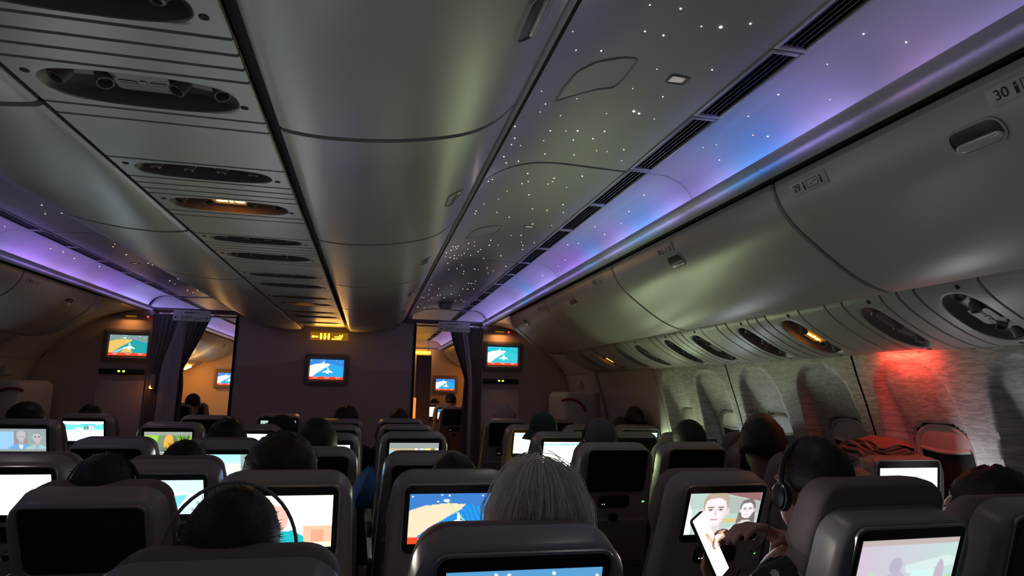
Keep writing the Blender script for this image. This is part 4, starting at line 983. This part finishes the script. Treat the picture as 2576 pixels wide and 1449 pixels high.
# third column
seat(-.30, 1.08, 'seat beside the camera row, mostly outside the lower corner', 'off', tilt=26)
seat(-.28, 2.12, 'large dark-screened seat with rounded corners at the lower corner below the headphone head', 'off', tilt=27)
seat(-.29, 2.90, 'seat with a cyan picture of a face and diagonal beams', 'cyan_face', .9, COOL, tilt=28)
seat(-.265, 3.72, 'seat with a pale cyan beach picture and grey side bar', 'cyan_beach', .5, COOL, tilt=25)
seat(-.265, 4.60, 'seat with a white glowing screen below the reclining capped passenger', 'white', .6, (1, 1, 1))
seat(-.265, 6.00, 'small far seat before the bulkhead with a pale green corner of screen', 'pale_green', .05, COOL, tilt=13)
# fourth column
seat(-.80, 2.80, 'low seat at the frame edge with a plain white screen', 'white', .9, (1, 1, 1), tilt=22)
seat(-.81, 3.75, 'wide dark-screened seat between the white web page and the green face screens', 'off', tilt=25)
seat(-.80, 4.75, 'seat with an orange face on a green screen', 'green_face', .25, GRN)
seat(-.80, 5.70, 'plain dark seat back standing before the purple-side doorway', 'off', tilt=15)
# purple-lit side block
seat(-1.76, 4.95, 'seat whose screen shows two men in suits', 'two_men', .3, COOL)
seat(-1.76, 5.90, 'seat whose screen shows a white and blue web page', 'site', .7, COOL)
seat(-2.27, 5.60, 'seat at the frame edge with just a pale strip of screen', 'pale', .1, COOL)
seat(-2.74, 5.75, 'unlit window seat of the purple-lit side before the exit door', 'off')
# blue-lit side block
seat(1.79, 1.38, 'nearest aisle seat of the window block with a washed-out room scene on its screen', 'room', .35, COOL, yaw=3, raise_head=.07, head_fwd=.008, tilt=19)
seat(1.78, 2.17, 'seat with a film scene of a man in a blue jumper behind the raised phone', 'man', .45, (1, .85, .9), yaw=2, tilt=22)
seat(1.79, 3.20, 'seat with a wholly dark screen, black handset and green socket light', 'off')
seat(1.77, 4.05, 'seat with a glaring white screen with blue top, beside the white hair', 'white_green', 1.6, GRN)
seat(1.77, 4.90, 'seat with a glaring white screen half hidden by the dark hat', 'white_green', 1.5, GRN)
seat(1.77, 5.85, 'dark far aisle seat under the pale hood', 'off')
seat(2.30, 1.42, 'seat back cut by the frame edge next to the nearest window-block seat', 'off', yaw=3)
seat(2.27, 2.20, 'seat hidden behind the headphone passenger, only its raised headrest edge showing', 'off', yaw=2, raise_head=.05)
seat(2.27, 3.25, 'dark glossy-screened seat under the round black head with a tuft', 'off')
seat(2.27, 4.10, 'dark-screened seat behind the grey cap, next to the wall seats', 'off')
seat(2.27, 4.95, 'seat with a thin bright green-white strip of screen behind the grey cap', 'white_green', .5, GRN)
seat(2.27, 5.90, 'plain dark seat top behind the dark hat, before the exit door', 'off')
seat(2.72, 2.33, 'window seat with a bright white screen and clothes piled on its top', 'white_soft', .6, (.9, .95, 1), yaw=2, raise_head=.02, tilt=6)
seat(2.72, 3.28, 'window seat hidden behind the balding passenger, its pale headrest edge lit green', 'off', raise_head=.06)
seat(2.72, 4.10, 'window seat with a short white strip of screen beside the round black head', 'white', .4, COOL)
seat(2.72, 5.00, 'window seat with a yellow-green corner of screen near the plain wall panel', 'white_green', .5, GRN)
# forward cabin seats seen through the openings
for X, Y, pk, br, lb in ((1.70, 9.0, 'off', 0, 'dark seat back in the blue-side curtain opening'), (1.70, 9.9, 'map_pale', .1, 'forward cabin seat with a slice of flight map in the blue-side opening'), (1.62, 11.0, 'white', .2, 'forward cabin seat with a thin white slice of screen in the blue-side opening'),
        (-1.80, 8.5, 'off', 0, 'forward cabin seat under the larger far head in the purple-side opening'), (-1.85, 9.4, 'off', 0, 'second forward cabin seat in the purple-side opening'), (-1.30, 10.2, 'off', 0, 'farther small seat next to the bulkhead edge in the purple-side opening')):
    seat(X, Y, lb, pk, br, COOL, tilt=13, tag_='forward cabin seats')
# clothes on the window seat
m = MB()
for k in range(5):
    n_ = 15; rows = []
    for i in range(7):
        u = i / 6; row = []
        for j in range(n_): 
            v_ = j / (n_ - 1); row.append((2.56 + .02 * k + (.26 - .02 * k) * v_, 2.34 + .20 * u, 1.250 + .010 * k - .055 * abs(u - .5) ** 2 * 2 + .008 * math.sin(7 * v_ + k) + .006 * math.sin(11 * u + 3 * k)))
        rows.append(row + [(x, y, z - .009) for x, y, z in row[::-1]])
    m.loft(rows)
o = m.build('folded_clothes', 'cloth_red'); tag(o, 'folded clothes piled on top of the red-lit window seat', 'clothes')

m = MB(); m.tube([(1.839, 4.0, 1.048), (1.79, 3.95, 1.022), (1.728, 3.9, .975), (1.674, 3.86, .92), (1.66, 3.95, .80)], .0035, 6)
tag(m.build('charging_cable', 'white'), 'pale cable hanging below the glaring white screen beside the dark-screened seat', 'cable')
m = MB(); L = []
for k in range(9):
    u = k / 8; L.append([(.49 + .03 * u + .045 * math.cos(a) * math.sin(PI * (.15 + .8 * u)), 2.50 + .07 * math.sin(a) * math.sin(PI * (.15 + .8 * u)), 1.02 + .14 * u + .01 * math.sin(3 * a)) for a in [2 * PI * q / 14 for q in range(14)]])
m.loft(L); tag(m.build('blanket', 'blue_cloth'), 'crumpled blue cloth between two seats behind the warm white screen', 'blanket')
# ------------------------------------------------------------ people
def capsule(m, a, b, ra, rb, n=12):
    a = Vector(a); b = Vector(b); t = (b - a).normalized(); pts = []; rs = []
    for k in range(4): s = k / 4 * PI / 2; pts.append(a - t * ra * math.cos(s)); rs.append(max(ra * math.sin(s), .0008))
    pts.append(a); rs.append(ra); pts.append(b); rs.append(rb)
    for k in range(1, 5): s = k / 4 * PI / 2; pts.append(b + t * rb * math.sin(s)); rs.append(max(rb * math.cos(s), .0008))
    m.tube(pts, rs, n)
def remesh(m, name, vox):
    me = bpy.data.meshes.new(name); me.from_pydata(m.v, [], m.f); me.update()
    o = bpy.data.objects.new(name, me); col.objects.link(o)
    r = o.modifiers.new('r', 'REMESH'); r.mode = 'VOXEL'; r.voxel_size = vox; r.use_smooth_shade = True
    s = o.modifiers.new('s', 'SMOOTH'); s.factor = .5; s.iterations = 3
    dg = bpy.context.evaluated_depsgraph_get(); nm = bpy.data.meshes.new_from_object(o.evaluated_get(dg)); bpy.data.objects.remove(o); bpy.data.meshes.remove(me); return nm
def hand(m, wrist, dirv, palm_n, s=1., curl=.5, thumb=1):
    """palm plus four bent fingers and a thumb; dirv: wrist to knuckles, palm_n: out of the palm"""
    w_ = Vector(wrist); d = Vector(dirv).normalized(); n = Vector(palm_n); n = (n - d * n.dot(d)).normalized(); sd = d.cross(n)
    for k in range(4):
        off = sd * (-.030 + .020 * k) * s; capsule(m, w_ + off * .55, w_ + d * .085 * s + off, .0135 * s, .0115 * s, 8)
        L = (.040, .046, .043, .033)[k] * s; p = w_ + d * .088 * s + off; dd = d.copy()
        for j in range(3):
            dd = (dd + n * curl * (.55 + .25 * j)).normalized(); q = p + dd * L * (1, .72, .55)[j]; capsule(m, p, q, (.0092, .0082, .0074)[j] * s, (.0084, .0075, .0066)[j] * s, 8); p = q
    p = w_ + d * .025 * s - sd * .032 * s * thumb
    for j, L in enumerate((.045, .034, .026)):
        dd = (d * (.7 + .15 * j) - sd * thumb * (.75 - .25 * j) + n * (.35 + .2 * j)).normalized(); q = p + dd * L * s; capsule(m, p, q, (.0125, .0100, .0088)[j] * s, (.0102, .0088, .0075)[j] * s, 8); p = q
HEADS = {}
def person(head, hip, label, hair='short', hmat='hair', skin='skin', shirt='cloth_black', pants='cloth_grey', yaw=0., pitch=0., roll=0., s=1.06, vox=.010, arms=None, sw=.178, group='seated passengers', parts=True):
    """head: top of the hair (x, y, z); hip: (x, y). one continuous body, facing +y turned by yaw"""
    Rh = Matrix.Rotation(math.radians(yaw), 3, 'Z') @ Matrix.Rotation(math.radians(roll), 3, 'Y') @ Matrix.Rotation(math.radians(-pitch), 3, 'X')
    H = Vector(head) - Vector((0, 0, .124 * s)); base = Vector((hip[0], hip[1], 0))
    t = empty('person', base, label, 'person', group)
    m = MB()
    def e(c, r, rot=None): m.ell(H + Rh @ (Vector(c) * s), [q * s for q in r], 18, 12, Rh)
    e((0, -.010, .018), (.077, .096, .098)); e((0, .028, -.055), (.058, .066, .070)); e((0, .050, -.095), (.030, .034, .025)); e((0, .098, -.022), (.013, .020, .026)); e((0, .080, .020), (.052, .016, .014)); e((0, .086, -.062), (.026, .011, .008)); e((.035, .075, -.035), (.024, .018, .020)); e((-.035, .075, -.035), (.024, .018, .020))
    for sx in (-1, 1): e((sx * .080, -.004, -.018), (.011, .022, .033)); e((sx * .082, .006, -.040), (.008, .012, .014))
    N = H + Rh @ (Vector((0, -.030, -.105)) * s) + Vector((0, -.02, -.055)); P = Vector((hip[0], hip[1], .545))
    capsule(m, H + Rh @ (Vector((0, -.022, -.06)) * s), N, .056, .060)
    ax = (P - N); sh_dir = Matrix.Rotation(math.radians(yaw * .45), 3, 'Z') @ Vector((1, 0, 0)); fw = Vector((-sh_dir.y, sh_dir.x, 0))
    SL = N + sh_dir * -sw + Vector((0, 0, -.085)); SR = N + sh_dir * sw + Vector((0, 0, -.085))
    capsule(m, N + Vector((0, 0, -.01)), SL, .055, .066); capsule(m, N + Vector((0, 0, -.01)), SR, .055, .066)
    rz = Matrix.Rotation(math.radians(yaw * .4), 3, 'Z')
    for f, r in ((.28, (.165, .112, .16)), (.52, (.158, .115, .15)), (.78, (.165, .122, .14)), (1.0, (.175, .130, .105))): m.ell(N + ax * f + fw * (.012 if f < .9 else 0), r, 18, 12, rz)
    A = arms or {}
    for sx, S in ((-1, SL), (1, SR)):
        el, wr, hd = A.get(sx, (S + Vector((sx * .045, .10, -.27)), None, None))
        el = Vector(el)
        if wr is None: wr = Vector((hip[0] + sx * .13, hip[1] + .28, .665)); hd = (Vector((-sx * .3, .8, -.1)), Vector((0, 0, -1)), .35)
        wr = Vector(wr)
        capsule(m, S, el, .056, .044); capsule(m, el, wr, .043, .028); hand(m, wr, hd[0], hd[1], 1.1, hd[2], -sx if len(hd) < 4 else hd[3])
        kn = Vector((hip[0] + sx * .11, hip[1] + .43, .53)); capsule(m, P + Vector((sx * .09, .02, -.02)), kn, .082, .058); an = Vector((hip[0] + sx * .12, hip[1] + .44, .09)); capsule(m, kn, an, .054, .036); capsule(m, an + Vector((0, -.02, -.045)), an + Vector((0, .14, -.055)), .036, .030)
    me = remesh(m, 'body', vox); 
    for k in (skin, shirt, pants): me.materials.append(M[k])
    nv = np.zeros(len(me.polygons) * 3); me.polygons.foreach_get('center', nv); c = nv.reshape(-1, 3); mi = np.zeros(len(c), int)
    neck = np.array(N) + np.array((0, 0, .005)); up_ = np.array((H - N).normalized()); d_neck = (c - neck) @ up_
    mi[d_neck < 0] = 1; mi[c[:, 2] < .60] = np.where((c[c[:, 2] < .60][:, 1] > hip[1] - .2), 2, 1)
    for sx, S in ((-1, SL), (1, SR)):
        el, wr, hd = A.get(sx, (None, None, None))
        wv = np.array(wr if wr is not None else (hip[0] + sx * .13, hip[1] + .28, .665)); hv = np.array(Vector(hd[0]).normalized() if hd else Vector((-sx * .3, .8, -.1)).normalized())
        q = c - wv; a_ = q @ hv; k = (a_ > -.02) & (np.linalg.norm(q, axis=1) < .23) & (np.linalg.norm(q - np.outer(a_, hv), axis=1) < .095) & (a_ < .22)
        if wr is None: k &= c[:, 2] > .60
        mi[k] = 0
    me.polygons.foreach_set('material_index', mi); me.polygons.foreach_set('use_smooth', [True] * len(mi))
    o = bpy.data.objects.new('body', me); col.objects.link(o); o.parent = t; o.location = -base
    # eyes
    for sx in (-1, 1):
        mm = MB(); mm.ell(H + Rh @ (Vector((sx * .031, .0865, -.003)) * s) - base, (.011 * s,) * 3, 10, 8); mm.build('eye', 'lens', t)
    if hair: hair_part(t, H, Rh, s, hair, hmat, base)
    HEADS[label] = (t, H, Rh, s, base); return t
def hair_part(t, H, Rh, s, kind, mat, base):
    rnd = random.Random(len(HEADS) * 17 + 3); m = MB(); n, k = 44, 30; vs = []
    rx, ry, rz, c, amp = {'short': (.083, .100, .101, (0, -.020, .026), .004), 'spiky': (.083, .100, .100, (0, -.020, .026), .006), 'curly': (.096, .108, .108, (0, -.022, .030), .013), 'bun': (.086, .102, .104, (0, -.022, .026), .004), 'long': (.090, .106, .108, (0, -.026, .022), .003),
        'bald': (.0835, .098, .099, (0, -.030, .010), .004), 'cap': (.088, .106, .100, (0, -.012, .030), .001), 'hood': (.105, .120, .130, (0, -.030, .030), .003), 'white': (.098, .110, .112, (0, -.030, .020), .004), 'big': (.105, .112, .110, (0, -.030, .024), .010), 'hat': (.094, .108, .105, (0, -.010, .034), .002)}[kind]
    hs = 1.0
    for i in range(k + 1):
        for j in range(n):
            th = PI * i / k; ph = 2 * PI * j / n; d = Vector((math.sin(th) * math.cos(ph), math.sin(th) * math.sin(ph), math.cos(th)))
            f = 1 + amp * 8 * noise.noise(d * 7 + Vector((H.x * 9, H.y, 0)))
            lx, ly, lz = rx * d.x * f, ry * d.y * f, rz * d.z * f
            if kind in ('white', 'long') and d.z < 0: lz *= 1.9; ly = min(ly, .03); lx *= 1.06
            if kind == 'hood' and d.z > .3: lx *= (1.1 - .75 * (d.z - .3)); lz *= 1.12
            if kind == 'bald' and d.z > .55: lz *= .93
            if kind in ('short', 'spiky', 'bun', 'curly', 'cap', 'hat', 'bald') and d.z < -.25: lz = -.25 * rz + (lz + .25 * rz) * .55; ly = min(ly, .0)
            if kind in ('short', 'spiky', 'bald', 'curly', 'bun') and d.y > .45 and lz < .05: ly *= .72
            q = Vector(c) + Vector((lx, ly, lz)); vs.append(H + Rh @ (q * s) - base)
    f = []
    for i in range(k):
        for j in range(n): a = i * n + j; b = i * n + (j + 1) % n; f.append((a, a + n, b + n, b))
    m.add(vs, f)
    def strand(d, L, r, bend):
        p = Vector(c) + Vector((rx * d.x, ry * d.y, rz * d.z)); q = [H + Rh @ ((p + d * L * u + bend * (u * u)) * s) - base for u in (0, .35, .7, 1)]; m.tube(q, [r, r * .8, r * .55, r * .15], 3, False)
    if kind == 'spiky':
        for _ in range(500):
            d = Vector((rnd.gauss(0, 1), rnd.gauss(-.2, 1), abs(rnd.gauss(.6, .8)))).normalized(); strand(d, rnd.uniform(.008, .022), .0008, Vector((rnd.uniform(-.006, .006), rnd.uniform(-.006, .006), .004)))
    if kind in ('short', 'curly', 'big', 'bald'):
        for _ in range(350):
            d = Vector((rnd.gauss(0, 1), rnd.gauss(-.3, 1), abs(rnd.gauss(.3, .8)))).normalized()
            if kind == 'bald' and d.z > .62: continue
            strand(d, rnd.uniform(.003, .010) * (2.2 if kind == 'curly' else 1), .0007, Vector((rnd.uniform(-.004, .004), rnd.uniform(-.004, .004), 0)))
    if kind == 'white':
        for q0 in range(2600):   # strands from the crown down both sides, with loose flyaways
            a = rnd.uniform(0, 2 * PI); loose = q0 % 5 == 0; w0 = rnd.uniform(.99, 1.05) + (abs(rnd.gauss(0, .09)) if loose else 0); u0 = abs(rnd.gauss(0, .5 if loose else .3)); pts = []; n_ = 9; ln = rnd.uniform(.5, 1) if loose else 1
            tw = rnd.gauss(0, .25)
            for q_ in range(n_):
                th = min(u0 + q_ * .25 * ln, 2.4); aa = a + tw * q_ / n_; dd = Vector((math.sin(th) * math.cos(aa), math.sin(th) * math.sin(aa), math.cos(th)))
                if dd.z < -.1 and dd.y > .2: break
                ff = w0 + (.012 * math.sin(q_ * 1.1 + a * 3) if loose else .006 * math.sin(q_ * .9 + a * 7)); z_ = rz * dd.z * ff * (1.04 if dd.z > .5 else 1)
                if dd.z < 0: z_ *= 1.9
                pts.append(H + Rh @ ((Vector(c) + Vector((rx * dd.x * ff * (1.06 if dd.z < .3 else 1), min(ry * dd.y * ff, .06), z_))) * s) - base)
            if len(pts) > 2: m.tube(pts, [.0010] * (len(pts) - 1) + [.0003], 3, False)
    if kind == 'bun': m.ell(H + Rh @ (Vector((.0, -.085, .105)) * s) - base, (.036, .036, .032), 14, 10)
    if kind == 'bald':
        for q_ in range(14):
            u = rnd.uniform(-.05, .05); p = Vector((u, -.02 + rnd.uniform(-.02, .03), .113)); m.tube([H + Rh @ ((p + Vector((.01 * math.sin(q_), .012 * math.cos(q_), .018)) * x_) * s) - base for x_ in (0, .5, 1)], [.0008, .0006, .0002], 3, False)
    if kind == 'cap':
        L = []
        for w_, z_ in ((0, 0), (1, -.012)):
            L.append([H + Rh @ (Vector(((.075 - .012 * w_) * math.cos(a_), .075 + .085 * math.sin(a_) * 1., .045 + z_ - .02 * math.sin(a_))) * s) - base for a_ in [PI * q_ / 12 for q_ in range(13)]])
        m.loft(L)
    nm = 'cap' if kind in ('cap',) else 'hat' if kind == 'hat' else 'hood' if kind == 'hood' else 'hair'
    if kind == 'hat':
        L = []
        for r_, z_ in ((.094, .020), (.118, -.010), (.142, -.045), (.144, -.049), (.118, -.018), (.090, .010)): L.append([H + Rh @ (Vector((r_ * math.cos(a_) * .97, -.005 + r_ * 1.08 * math.sin(a_), z_ + .012)) * s) - base for a_ in [2 * PI * q_ / 28 for q_ in range(28)]])
        m.loft(L, False, False)
    o = m.build(nm, mat, t, angle=80)
    return o
def headphones(label_person, label, thin=False, lit=None, sc_=1.0):
    t0, H, Rh, s, base = HEADS[label_person]; t = empty('headphones', H, label, 'headphones', 'headphones worn by passengers')
    def W(p): return Rh @ (Vector(p) * s)
    rad = .112 * sc_ if thin else .098 * sc_; m = MB()
    pts = [W((rad * math.sin(a), -.012 + (.0 if not thin else -.02), -.005 + (rad + .016) * math.cos(a) + .012)) for a in [(-100 + 200 * k / 26) * PI / 180 for k in range(27)]]
    m.tube(pts, .0035 if thin else .007, 8); m.build('headband', 'black' if not thin else 'tray', t)
    for sx in (-1, 1):
        c_ = pts[0] if sx < 0 else pts[-1]; inner = W((sx * .088, -.008, -.028)); ax = Rh @ Vector((sx, 0, 0)); m = MB(); L = []
        b1 = Rh @ Vector((0, 1, 0)); b2 = Rh @ Vector((0, 0, 1))
        for r_, d_ in ((.030, -.004), (.038, .002), (.038, .014), (.030, .024), (.012, .027)): L.append([inner + ax * d_ + (b1 * math.cos(a_) * .85 + b2 * math.sin(a_)) * r_ for a_ in [2 * PI * q_ / 22 for q_ in range(22)]])
        m.loft(L); ec = m.build('ear_cup', 'black', t)
        m = MB(); m.tube([inner + ax * .018 + (b1 * math.cos(a_) * .85 + b2 * math.sin(a_)) * .0355 for a_ in [2 * PI * q_ / 22 for q_ in range(23)]], .0016, 6, False); m.build('chrome_ring', 'chrome', ec)
        m = MB(); m.tube([c_, inner + ax * .012 + b2 * .02], .003, 6); m.build('yoke', 'black', t)
    return t
person((0.896, 1.470, 1.280), (0.82, 1.56), 'passenger with loose white hair sitting in the nearest centre seat', hair='white', hmat='hair_white', shirt='cloth_light', yaw=-6, s=1.02)
person((0.252, 1.400, 1.259), (0.26, 1.52), 'dark-haired passenger with thin wired headphones below the bright warm screen', hair='short', yaw=4, s=1.1)
person((-0.302, 2.300, 1.234), (-0.28, 2.46), 'dark-headed passenger with headphones above the large dark-screened seat', hair='short', shirt='cloth_blue', s=1.12)
person((-0.279, 3.120, 1.213), (-0.29, 3.24), 'passenger with spiky hair low in front of the cyan beach screen', hair='spiky', s=1.1)
person((-0.284, 3.980, 1.253), (-0.27, 4.06), 'passenger with smooth dark hair between the orange face and the white screen', hair='curly', s=1.1, shirt='cloth_grey')
person((0.222, 2.360, 1.293), (0.22, 2.44), 'passenger with a big bulging dark hairdo behind the bright warm screen seat', hair='big', s=1.12)
person((0.275, 3.150, 1.312), (0.27, 3.26), 'tall dark head with a bright ear ornament above the big hairdo', hair='short', s=1.12, skin='skin_dark')
person((-0.116, 4.750, 1.266), (-0.2, 4.92), 'reclining passenger in a dark peaked cap with head tipped sideways', hair='cap', hmat='cloth_black', yaw=60, pitch=-30, roll=25)
person((0.318, 5.700, 1.289), (0.28, 5.78), 'curly-haired passenger in front of the central bulkhead', hair='curly', s=1.08)
person((0.781, 5.860, 1.278), (0.785, 5.96), 'passenger whose dark crown shows over the last aisle-column seat', hair='short')
person((0.816, 2.350, 1.231), (0.8, 2.44), 'passenger sunk low behind the flight map seat, only the crown showing', hair='short')
person((1.699, 4.320, 1.302), (1.74, 4.42), 'passenger in a dark floppy hat and mustard top leaning into the aisle', hair='hat', hmat='cloth_green', shirt='cloth_yellow', s=1.05)
person((1.786, 3.440, 1.314), (1.79, 3.54), 'passenger in a grey cap with headphones over the all-dark screen seat', hair='cap', hmat='cloth_grey', skin='skin')
person((2.646, 5.220, 1.255), (2.27, 5.3), 'dark-haired passenger just behind the grey cap, far toward the exit door', hair='short')
person((2.755, 5.180, 1.343), (2.55, 5.3), 'far window passenger with a headband near the plain wall panel', hair='short', hmat='hair', sw=0.12, s=0.98)
person((2.367, 3.500, 1.311), (2.3, 3.6), 'passenger with a round black head and a small tuft on top', hair='short', s=1.12)
person((2.185, 2.500, 1.399), (2.24, 2.56), 'balding man with protruding ear seen from behind before the window wall', hair='bald', skin='skin_dark', shirt='cloth_black', s=1.1, yaw=-24)
person((2.462, 1.720, 1.244), (2.42, 1.86), 'dark silhouette of a passenger slumped at the frame edge below the windows', hair='big', s=1.15, yaw=30, shirt='cloth_grey')
person((1.802, 6.120, 1.277), (1.78, 6.2), 'person in a pale pointed hood before the partition', hair='hood', hmat='cloth_light', shirt='cloth_light')
person((-1.872, 5.220, 1.297), (-1.8, 5.3), 'dark head above the two-men screen on the purple-lit side', hair='big', s=1.1)
person((-1.822, 6.150, 1.266), (-1.8, 6.24), 'dark head above the web page screen on the purple-lit side', hair='short')
person((-0.831, 3.050, 1.165), (-0.8, 3.22), 'passenger hidden by the plain white screen seat, only the hair top showing', hair='short')
person((-1.659, 8.720, 1.337), (-1.82, 8.82), 'far passenger in the purple-side opening, head against the orange-lit wall', hair='short')
person((1.635, 11.200, 1.299), (1.66, 11.3), 'far passenger low in the blue-side opening before the curtain', hair='short')
person((1.774, 10.100, 1.401), (1.74, 10.2), 'far passenger with the tallest head in the blue-side opening', hair='short')
PHONE_MAN = 'man with black headphones and a flower-printed black shirt holding up a phone'
person((1.731, 1.600, 1.347), (1.66, 1.76), PHONE_MAN, 'short', 'hair', 'skin', 'cloth_black', 'cloth_grey', 2, 6, 4, 1.1, .0065, {-1: ((1.50, 1.75, .80), (1.415, 1.575, .965), (Vector((-.40, -.30, .86)), Vector((.52, -.84, .18)), .62), ), 1: ((1.86, 1.95, .86), (1.690, 1.69, 1.052), (Vector((-.80, -.10, .38)), Vector((-.30, -.15, -1)), 1.0))})
headphones('dark-haired passenger with thin wired headphones below the bright warm screen', 'thin wire headphones round the dark head below the bright warm screen', True, sc_=1.0)
headphones('dark-headed passenger with headphones above the large dark-screened seat', 'headphones on the head above the large dark-screened seat')
headphones('passenger in a grey cap with headphones over the all-dark screen seat', 'black headphones over the grey cap')
headphones('far window passenger with a headband near the plain wall panel', 'headphones slung round the far window passenger by the plain wall panel', True)
headphones(PHONE_MAN, 'black over-ear headphones with a chrome ring worn by the phone holder')
# phone, cable and shirt print of the phone holder
t = empty('phone', (1.340, 1.478, 1.095), 'glowing white phone held up beside the film screen', 'phone')
zb = Vector((.50, -.80, .32)).normalized(); xb = Vector((.84, .52, -.10)); xb = (xb - zb * xb.dot(zb)).normalized(); yb = zb.cross(xb)
Rp = Matrix((xb, yb, zb)).transposed(); t.rotation_euler = (Rp @ Matrix.Rotation(math.radians(20), 3, 'Z')).to_euler()
rr = rrect(.072, .150, .010, 5); m = MB(); m.loft([[(*q, -.004) for q in inset(rr, .001)], [(*q, -.003) for q in rr], [(*q, .003) for q in rr], [(*q, .004) for q in inset(rr, .001)]]); m.build('phone_body', 'black', t)
a = canvas(20, 40, (3, 3, 2.9)) if 0 else canvas(40, 20, (2.6, 2.5, 2.4)); disc(a, (1.1, .45, .25), .52, .38, .16, .09); disc(a, (1.3, .8, .6), .42, .45, .2, .08); poly(a, (1.1, .55, .35), [(.55, .42), (.72, .40), (.85, .62), (.65, .64)]); rect(a, (1.6, 1.2, 1.0), .15, .40, .35, .52)
s_ = screen_obj('phone_screen', a, .066, .144, t, (0, 0, .0046), (-PI / 2, 0, 0))
lo = lamp('phone_glow', 'AREA', (0, 0, .012), .22, (1, .92, .85), (.064, .14)); lo.parent = t; lo.rotation_euler = (PI, 0, 0)
m = MB(); cpts = [(1.56, 1.55, 1.165), (1.545, 1.53, 1.13), (1.50, 1.50, 1.09), (1.455, 1.49, 1.06), (1.43, 1.50, 1.02), (1.42, 1.56, .93)]
m.tube([tuple(p) for p in smooth_curve(cpts, 4)], .0022, 6); tag(m.build('headphone_cable', 'black'), 'thin dark cable running down from the phone holder\'s headphones', 'cable')
pt = HEADS[PHONE_MAN][0]; body = [c for c in pt.children if c.name.startswith('body')][0]
def on_body(o_, p, d):
    hit, loc, nor, _ = o_.ray_cast(Vector(p), Vector(d)); return (loc, nor) if hit else (None, None)
for k, (px, pz) in enumerate(((1.515, 1.035), (1.535, 1.015), (1.51, .995), (1.60, 1.02), (1.48, .97), (1.56, .95))):
    loc, nor = on_body(body, (px, 1.0, pz), (0, 1, 0))
    if loc is None: continue
    a_ = nor.orthogonal().normalized(); b_ = nor.cross(a_); m = MB(); L = []
    for rs, d_ in ((1, .0), (1, .0015)): L.append([loc + nor * d_ + (a_ * math.cos(q) + b_ * math.sin(q)) * .011 * (1 + .13 * math.cos(7 * q) + .06 * math.cos(3 * q)) * rs - Vector(pt.location) for q in [2 * PI * i / 30 for i in range(30)]])
    m.loft(L); m.build('flower_print', 'cloth_light', pt)
